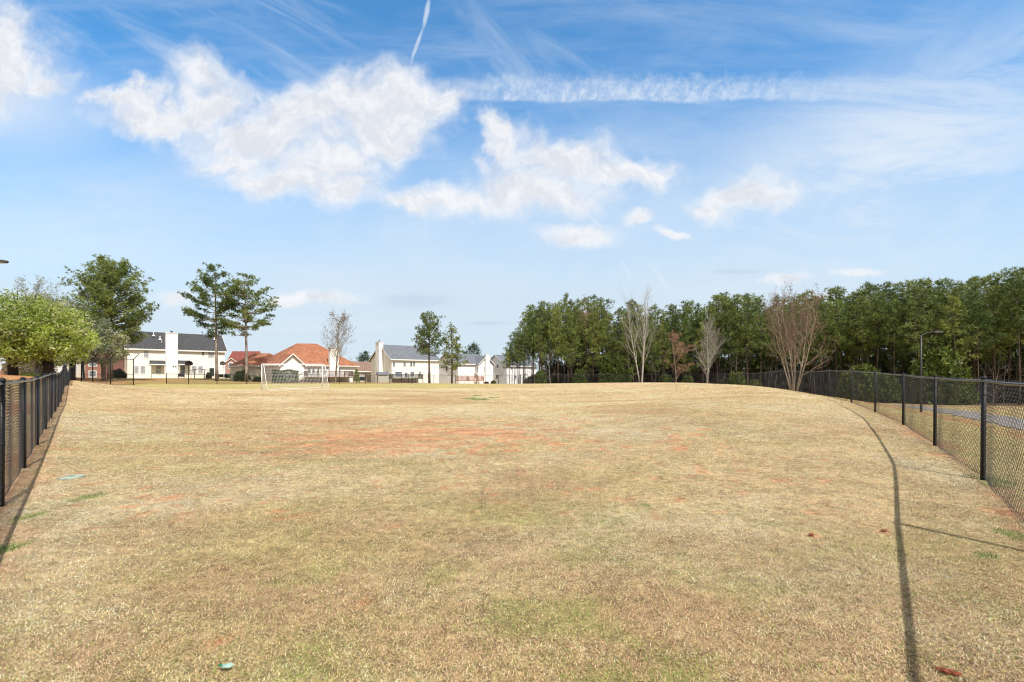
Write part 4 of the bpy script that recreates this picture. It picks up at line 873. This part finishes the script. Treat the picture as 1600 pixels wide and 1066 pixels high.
# orange-roofed ranch
h = House('ranch_house', 438, 80, 41, 'single-storey white house with orange hip roof and front gable'); W_, D_ = 13.7, 17.; E = 3.0
h.body(0, W_, 1.6, D_, E, M['offwhite']); h.body(0.01, 3.8, 0, 3.0, E, M['offwhite'], 4.75, 'd', name='gable_wall')
h.part(MB().box(-.06, -.004, .05, D_-.05, -.5, E-.01), 'side_wall', M['greysid'])  # darker panel over the side facing away from the sun: shade put into colour
h.hip(0, W_, 1.6, D_, E, (8.6,7.8,7.25), (5.5,9.4,7.25), M['shorange'], trim=M['white'])
h.gable(0.01, 3.8, 0, 5.5, E, 4.75, M['shorange'], 'd', ov=.35, trim=M['white'])
h.body(-3.5, 4.5, 11.0, 20., E, M['greysid'], name='garage_wall'); h.hip(-3.5, 4.5, 11.0, 20., E, (2.3,15.,5.5), (-.3,15.6,5.4), M['shorange'], trim=M['white'])
ua, va = h.fr(513, 560, 1.6); ub, _ = h.fr(527.5, 560, 1.6); _, vt = h.fr(520, 545, 1.6); h.chim(ua, ub, .9, 1.599, vt, M['offwhite'], pot=False)
for a in [(479.5,575,486,584.5),(487,575,492.2,584.5),(504.5,575,510.5,585),(527,575,532.2,585.2),(538,580,543.5,584.5)]: h.win(a, off=1.6, pane='glass')
h.win((495,575.5,499,587), off=1.6, pane='dglass', name='door', grid=False); h.win((500.4,575.5,503,581), off=1.6, pane='dglass')
ua, _ = h.fr(478, 590, .0); ub, _ = h.fr(550, 590, .0); h.deck(ua, ub, -.6, 1.55, 1.0, 1.0, M['wood'], stairs=ua)
# white house with grey roof and corner chimney
h = House('white_house', 612, 112, 39, 'two-storey white house with grey roof and chimney on its shaded gable'); W_, D_ = 12.6, 12.; E, Rg = 5.85, 9.3
h.body(0, W_, 0, D_, E, M['cream'], Rg); h.gable(0, W_, 0, D_, E, Rg, M['shblue'], trim=M['white'])
dm, vt = h.side(599, 541, 0); h.chim(-1.1, -.003, 4.6, 6.6, Rg+.55, M['offwhite'], name='chimney')
for a in [(613.5,566,617.3,572.5),(630,566,634,572.5),(640.5,566,644.3,572.5),(645,566,648.8,572.5),(654,581.5,658,586.5),(617,581,628,588),(641,581,647,588)]: h.win(a, pane='glass', pw=.06)
h.win((632,582,637,590), pane='glass', name='door'); h.win((668,582,673,590), pane='dglass', name='door', grid=False)
h.win((590,565,593.2,570.5), 'side', pane='dglass')
ua, va = h.fr(661, 543, 7); h.chim(W_-1.6, W_-.6, 6.2, 7.2, Rg+.55, M['brick'], z0=7.5, name='brick_chimney')
h.vent(631, 547.5, 4.6); h.vent(654.5, 547.5, 4.6); ua, _ = h.fr(615, 595, -2.6); ub, _ = h.fr(661, 595, -2.6); h.deck(ua, ub, -2.6, -.01, 1.3, .95, M['dwood'], stairs=None)
# white gabled house with front chimney
h = House('gabled_house', 716, 128, 41, 'white two-storey house with chimney running up its lit front gable'); W_, D_ = 11.2, 11.4; E, Rg = 5.5, 8.3
h.body(0, W_, 0, D_, E, M['whites'], Rg); h.gable(0, W_, 0, D_, E, Rg, M['shblue'], trim=M['white']); h.body(W_-5.4, W_-.3, -1.2, 5, E, M['whites'], 7.6, 'd', name='gable_wall'); h.gable(W_-5.4, W_-.3, -1.2, 5.3, E, 7.6, M['shblue'], 'd', trim=M['white'])
h.chim(W_-3.4, W_-2.1, -1.9, -1.203, 7.95, M['whites'], pot=False)
for a in [(744.5,573,747,582),(756,573,758,582),(764,572,766,578),(744.5,587,747,594),(760,587,764.5,593)]: h.win(a, off=-1.2, pane='glass', pw=.05)
for a in [(720,588,723,592),(728,588,732.5,595)]: h.win(a, pane='glass', pw=.06)
h.win((697,572,700,580), 'side', pane='dglass')
ua, _ = h.fr(716, 596, -3.); ub, _ = h.fr(755, 596, -3.); h.deck(ua, ub, -3.2, -2., 1.1, .95, M['redwood'])
h = House('gabled_house', 791, 140, 41, 'pale two-storey house with shaded gable partly hidden by the wood'); h.body(0, 12, 0, 10, 5.6, M['whites'], 8.7); h.gable(0, 12, 0, 10, 5.6, 8.7, M['shblue'], trim=M['white'])
h.win((776,570,779,575), 'side', pane='dglass', pw=.05); h.win((775,586,778.5,592), 'side', pane='dglass', pw=.05)
for a in [(798,570,801,577),(803,587,807,592)]: h.win(a, pane='glass', pw=.05)
# brick house behind the pair of pines
h = House('brick_house', 352, 160, 4, 'distant brick house with maroon roof and arched window behind the pair of pines'); 
h.body(0, 8.6, 1, 10, 5.0, M['tansid'], None); ua, va = h.fr(371, 567)
h.body(0.02, 4.1, 0, 5, va, M['pbrick'], h.fr(361, 560)[1], 'd', name='gable_wall'); h.gable(0.02, 4.1, 0, 6, va, h.fr(361, 560)[1], M['shred'], 'd', ov=.3, trim=M['white'])
h.gable(0, 8.6, 1, 10, 5.0, h.fr(380, 549.5, 5)[1], M['shred'], trim=M['white'])
u0, v0 = h.fr(356.5, 576); u1, v1 = h.fr(364.5, 569)
arc = [(u0, v0), (u1, v0), (u1, v1)]+[((u0+u1)/2+(u1-u0)/2*math.cos(q), v1+(u1-u0)/2*math.sin(q)*.9) for q in np.linspace(.3, PI-.3, 7)]+[(u0, v1)]
nA = len(arc); o = h.part(MB().add([(a*1.0, -.06, b_) for a, b_ in arc]+[(a, -.002, b_) for a, b_ in arc], [tuple(range(nA)), tuple(reversed(range(nA, 2*nA)))]+[(i, (i+1) % nA, nA+(i+1) % nA, nA+i) for i in range(nA)]), 'arched_window', M['white'])
cxa = (u0+u1)/2; cya = (v0+v1)/2+.1; h.part(MB().add([(cxa+(a-cxa)*.8, -.075, cya+(b_-cya)*.82) for a, b_ in arc], [tuple(range(nA))]), 'pane', M['glass'], o)
h.win((370,568,376,575), off=1., pane='glass'); ua, _ = h.fr(356, 590, -1.5); ub, vb = h.fr(371, 582, -1.5)
o = h.part(MB().box(ua, ub, -1.8, -.01, vb-.2, vb+.25), 'porch_roof', M['pbrick'])
for q in (ua+.3, ub-.3): h.part(MB().tube([(q, -1.5, -.4), (q, -1.5, vb-.21)], .22, 8), 'column', M['white'], o)
h.win((358.5,583,366,590), pane='dglass', name='door', grid=False)
# distant houses glimpsed between others
h = House('tan_house', 386, 175, 3, 'distant tan-roofed house glimpsed between the right tall pine and the orange roof'); h.body(0, 9, 0, 9, 4.4, M['tansid']); h.gable(0, 9, 0, 9, 4.4, h.fr(395, 559.5, 4.5)[1], M['shbrown'], trim=M['white']); h.win((392,573,396,580))
h = House('tan_house', 556, 122, 41, 'low tan house with brown roof between the orange-roofed and the grey-roofed houses'); h.body(0, 6, 0, 9, 2.9, M['tansid']); h.gable(0, 6, 0, 9, 2.9, h.fr(565, 566, 4.5)[1], M['shbrown'], trim=M['white']); h.win((563,584,567,589))
h = House('brick_house', 133, 100, 8, 'brick house with two large white windows behind the backstop'); h.body(0, 3.4, 0, 8, 5.4, M['brick'], 7.2, 'd'); h.gable(0, 3.4, 0, 8, 5.4, 7.2, M['shgrey'], 'd', trim=M['white'])
h.win((138,563,152.5,573), pane='glass', pw=.2); h.win((138.5,579,151.5,590), pane='glass', pw=.2)
h = House('white_house', 85, 104, 10, 'low white-sided house behind the bright green trees, with a wide garage door'); h.body(0, 6.3, 0, 8, 3.9, M['greysid']); h.gable(0, 6.3, 0, 8, 3.9, 6., M['shgrey'], trim=M['white']); h.win((91,571,103.5,590), pane='white', name='garage_door', grid=False); h.win((116,570,121,583))
h = House('blue_house', -35, 90, 8, 'pale blue-grey house at the left edge behind the bright green trees'); h.body(0, 7.2, 0, 8, 4.6, M['bluesid']); h.gable(0, 7.2, 0, 8, 4.6, 7, M['shgrey'], trim=M['white']); h.part(MB().box(.0, 7.2, -.3, -.01, -.5, 1.2), 'brick_base', M['brick']); h.win((2,567,10,577), pane='glass')
h = House('brick_house', 172, 112, 10, 'brick house glimpsed just left of the long cream house'); h.body(0, 3.5, 0, 8, 5.2, M['pbrick'], 7., 'u'); h.gable(0, 3.5, 0, 8, 5.2, 7., M['shgrey'], trim=M['white']); h.win((180,564,183,571), pane='dglass')

# ------------------------------------------------------------------ garden shed
def thing(name, px, z, label, cat, rz=0.): o = empty(name, ((px-CX)/F*z, z, g((px-CX)/F*z, z)), rz); return tag(o, label, cat)
s_ = thing('garden_shed', 591, 92, 'small beige garden shed with grey roof before the white house', 'shed', R(25)); 
MB().box(0,1.9,0,1.5,-.3,1.55).add([(0,0,1.549),(0,1.5,1.549),(0,.75,1.95),(1.9,0,1.549),(1.9,1.5,1.549),(1.9,.75,1.95)], [(0,2,1),(3,4,5),(0,3,5,2),(1,2,5,4)]).build('wall', M['shedw'], s_)
MB().add([(-.15,-.2,1.5),(2.05,-.2,1.5),(2.05,.75,2.05),(-.15,.75,2.05),(-.15,1.7,1.5),(2.05,1.7,1.5)], [(0,1,2,3),(3,2,5,4),(0,3,4),(1,5,2),(0,4,5,1)]).build('roof', M['shblue'], s_)
MB().box(-.03,-.004,.35,1.15,-.1,1.45).build('door', M['hoop2'], s_)
# arbor, hoops, grills by the cream house
s_ = thing('arbor', 311, 93, 'wooden arbor frame standing before the cream house', 'arbor', R(41))
for q in (-.75, .85): MB().box(q-.07, q+.07, -.07, .07, -.3, 1.65).build('post', M['wood'], s_)
MB().tube([(-1.6,0,1.6),(-.75,0,1.78),(.05,0,1.88),(.85,0,1.78),(1.7,0,1.66)], .07, 5).build('beam', M['wood'], s_)
s_ = thing('basketball_hoop', 295, 88, 'black fan-shaped backboard on a pole in front of the cream house', 'basketball hoop', R(38))
MB().tube([(0,.2,-.2),(0,.2,2.7)], .06, 8).build('pole', M['hoop'], s_)
fan = [(-.65,-.05),(-.62,.28),(-.42,.52),(0,.64),(.42,.52),(.62,.28),(.65,-.05),(.35,-.2),(-.35,-.2)]; nF = len(fan)
MB().add([(a,0,b_+2.75) for a, b_ in fan]+[(a,.05,b_+2.75) for a, b_ in fan], [tuple(range(nF)), tuple(reversed(range(nF, 2*nF)))]+[(i, (i+1) % nF, nF+(i+1) % nF, nF+i) for i in range(nF)]).build('backboard', M['hoop'], s_)
MB().tube([(.22*math.cos(q), -.26+.22*math.sin(q), 2.72) for q in np.linspace(0, 2*PI, 13)], .012, 5).build('rim', M['redwood'], s_)
s_ = thing('basketball_hoop', 348, 90, 'grey rounded backboard on a pale pole beside the right corner of the cream house', 'basketball hoop', R(20))
MB().tube([(.15,.2,-.2),(.15,.2,3.0)], .06, 8).build('pole', M['white'], s_)
MB().add([(a*.7-.05,0,b_*.9+2.95) for a, b_ in fan]+[(a*.7-.05,.05,b_*.9+2.95) for a, b_ in fan], [tuple(range(nF)), tuple(reversed(range(nF, 2*nF)))]+[(i, (i+1) % nF, nF+(i+1) % nF, nF+i) for i in range(nF)]).build('backboard', M['hoop2'], s_)
def grill(px, z, label, w=.55):
    s_ = thing('covered_grill', px, z, label, 'grill', R(30)); MB().add([(-w,-.3,.35),(w,-.3,.35),(w,.3,.35),(-w,.3,.35),(-w*.8,-.22,.9),(w*.8,-.22,.9),(w*.7,.2,1.0),(-w*.7,.2,1.0)], [(0,3,2,1),(4,5,6,7),(0,1,5,4),(1,2,6,5),(2,3,7,6),(3,0,4,7)]).build('cover', M['grill'], s_)
    for sx_ in (-1, 1):
        for sy_ in (-1, 1): MB().tube([(sx_*w*.85, sy_*.24, -.05), (sx_*w*.85, sy_*.24, .36)], .03, 5).build('leg', M['grill'], s_)
grill(283, 93, 'black covered grill at the patio of the cream house'); grill(566, 82, 'black covered grill right of the orange-roofed house'); grill(348, 94, 'black covered grill under the grey backboard', .8)

# ------------------------------------------------------------------ football goal
A = Vector((-23.3,45)); du = Vector((.72,.694)); dn = Vector((.694,-.72)); gw, gh_, gd = 5.7, 2.36, 1.5; ga = math.atan2(du.y, du.x)
g0 = empty('soccer_goal', (A.x, A.y, g(A.x, A.y)), ga); tag(g0, 'white soccer goal with net standing at the far left of the lawn', 'soccer goal')
zB = g(A.x+du.x*gw, A.y+du.y*gw)-g(A.x, A.y)
def zz_(u): return zB*u/gw
for u in (0, gw): MB().tube([(u,0,zz_(u)-.02),(u,0,zz_(u)+gh_)], .052, 8).build('post', M['white'], g0, True)
MB().tube([(0,0,gh_),(gw,0,zB+gh_)], .052, 8).build('crossbar', M['white'], g0, True)
for u in (0, gw): MB().tube([(u,0,zz_(u)+gh_),(u,-.55,zz_(u)+gh_-.03),(u,-gd,zz_(u)+.04),(u,0,zz_(u)+.03)], .028, 6).build('side_frame', M['white'], g0, True)
MB().tube([(0,-gd,.04),(gw,-gd,zB+.04)], .028, 6).build('ground_bar', M['white'], g0, True)
nb_ = MB(); q = 0
while q <= gw: nb_.tube([(q,0,zz_(q)+gh_),(q,-.55,zz_(q)+gh_-.06),(q,-gd+.05,zz_(q)+.05)], .0040, 3, False); q += .13
for i in range(22):
    t_ = i/21; p = Vector((0,-.55*min(1, t_/.2), 0)) if t_ < .2 else Vector((0,-.55-(gd-.55)*(t_-.2)/.8, 0)); z_ = gh_-.04*min(1, t_/.2) if t_ < .2 else (gh_-.05)*(1-(t_-.2)/.8)+.05
    nb_.tube([(0,p.y,z_),(gw*.5,p.y,z_+zB/2-.02),(gw,p.y,z_+zB)], .0040, 3, False)
for u in (0, gw):
    for i in range(18):
        z_ = .1+i*.13; yb = -gd+(gd-.55)*z_/gh_; nb_.tube([(u,0,zz_(u)+z_),(u,yb,zz_(u)+z_)], .0040, 3, False)
    for i in range(9): yb = -i*.14-.1; zt_ = gh_ if yb > -.55 else gh_*(gd+yb)/(gd-.55); nb_.tube([(u,yb,zz_(u)+.03),(u,yb,zz_(u)+zt_)], .0040, 3, False)
nb_.build('net', M['net'], g0)

# ------------------------------------------------------------------ lamp posts
def lamp(x, y, H, dirn, label, r=.085):
    s_ = empty('street_lamp', (x, y, g(x, y))); tag(s_, label, 'street lamp'); d = Vector((dirn[0], dirn[1], 0)).normalized()
    MB().tube([(0,0,-.2),(0,0,H*.5),(0,0,H)], [r, r*.85, r*.62], 10).build('pole', M['lampm'], s_, True); MB().tube([(0,0,-.1),(0,0,.16)], r*1.9, 10).build('base', M['concrete'], s_)
    MB().tube([(0,0,H-.04),tuple(d*.35+Vector((0,0,H+.1))),tuple(d*.9+Vector((0,0,H+.22))),tuple(d*1.35+Vector((0,0,H+.27)))], .035, 7).build('arm', M['lampm'], s_, True)
    a = d*1.3; b_ = d*2.15; pz = H+.27; sd_ = Vector((-d.y, d.x, 0)); hd = MB(); V = []
    for t_, w_, zt, zb in ((0,.08,.05,-.04),(.35,.15,.09,-.06),(.8,.16,.07,-.06),(1,.07,.03,-.03)):
        c = a.lerp(b_, t_); V += [tuple(c+sd_*w_+Vector((0,0,pz+zb))), tuple(c-sd_*w_+Vector((0,0,pz+zb))), tuple(c-sd_*w_*.6+Vector((0,0,pz+zt))), tuple(c+sd_*w_*.6+Vector((0,0,pz+zt)))]
    fs = [(0,1,2,3),(15,14,13,12)]
    for i in range(3):
        for k in range(4): fs.append((i*4+k, i*4+4+k, i*4+4+(k+1) % 4, i*4+(k+1) % 4))
    o = hd.add(V, fs).build('lamp_head', M['lampm'], s_); c0 = a.lerp(b_, .35); c1 = a.lerp(b_, .8)
    MB().add([tuple(c0+sd_*.1+Vector((0,0,pz-.066))), tuple(c0-sd_*.1+Vector((0,0,pz-.066))), tuple(c1-sd_*.1+Vector((0,0,pz-.067))), tuple(c1+sd_*.1+Vector((0,0,pz-.067)))], [(0,1,2,3)]).build('lens', M['lens'], o)
    return s_
lamp(30.9, 36.5, 6.0, (1, .25), 'slim grey street lamp by the gravel path in front of the wood')
lx = (11-CX)/F*25; lamp(lx-2.1, 25.2, 6.15-.2, (1, -.1), 'street lamp whose head just reaches in at the left edge of the photo')

# ------------------------------------------------------------------ small things on the lawn
X, Y = gpx(112, 747); s_ = empty('valve_box_cover', (X, Y, g(X, Y)), R(-8)); tag(s_, 'pale green irrigation valve box lid set in the lawn near the left fence', 'valve box')
pts = [(.10*math.copysign(abs(math.cos(q))**.45, math.cos(q)), .125*math.copysign(abs(math.sin(q))**.45, math.sin(q))) for q in np.linspace(0, 2*PI, 29)[:-1]]; nP = len(pts)
MB().add([(a,b_,.0) for a, b_ in pts]+[(a,b_,.020) for a, b_ in pts]+[(a*.93,b_*.95,.026) for a, b_ in pts], [(i, (i+1) % nP, nP+(i+1) % nP, nP+i) for i in range(nP)]+[(nP+i, nP+(i+1) % nP, 2*nP+(i+1) % nP, 2*nP+i) for i in range(nP)]+[tuple(2*nP+i for i in range(nP))]).build('lid', M['valve'], s_)
MB().box(-.03,.03,-.012,.012,.0265,.03).build('bolt_slot', M['lampm'], s_)
X, Y = gpx(352, 1050); s_ = empty('litter_scrap', (X, Y, g(X, Y)+.02), R(10)); tag(s_, 'crumpled mint green plastic scrap lying on the grass at the bottom left', 'litter')
V = [(-.012,-.006,.004),(.0,-.012,.012),(.02,-.010,.006),(.034,.0,.012),(.018,.008,.018),(.0,.010,.010),(-.014,.006,.014)]
MB().add(V+[(a,b_,c_-.004) for a, b_, c_ in V], [(0,1,6),(1,5,6),(1,4,5),(1,2,4),(2,3,4)]+[(8,7,13),(12,8,13),(11,8,12),(9,8,11),(10,9,11)]+[(i, (i+1) % 7, 7+(i+1) % 7, 7+i) for i in range(7)]).build('wrapper', M['mint'], s_)
MB().tube([(-.035,.012,.006),(-.02,.006,.012),(-.01,0,.006)], [.002,.006,.003], 6).build('twist', M['dgreen'], s_)
def lump(px, py, L, w, h_, label, rz, seed):
    X, Y = gpx(px, py); bm = bmesh.new(); bmesh.ops.create_icosphere(bm, subdivisions=3, radius=1); rs = np.random.RandomState(seed)
    for v in bm.verts:
        n_ = 1+.22*math.sin(v.co.x*7+seed)*math.cos(v.co.y*6)+.16*math.sin(v.co.z*9+v.co.x*11)+rs.uniform(-.08, .08); v.co = Vector((v.co.x*L*n_, v.co.y*w*n_, v.co.z*h_*n_+h_*.5))
    me = bpy.data.meshes.new('clay_clod'); bm.to_mesh(me); bm.free(); me.materials.append(M['claylump']); o = link('clay_clod', me, None, (X, Y, g(X, Y)+.012)); o.rotation_euler = (0, 0, rz); tag(o, label, 'clay clod')
lump(1482, 1056, .042, .012, .009, 'elongated brick-red clay clod on the grass at the bottom right', R(-38), 3)
lump(1382, 832, .026, .018, .007, 'small red clay clod beside the fence shadow', .3, 5)
lump(1268, 838, .03, .018, .007, 'small red clay clod left of the fence shadow', .8, 8)
print('forest trees', ntree)
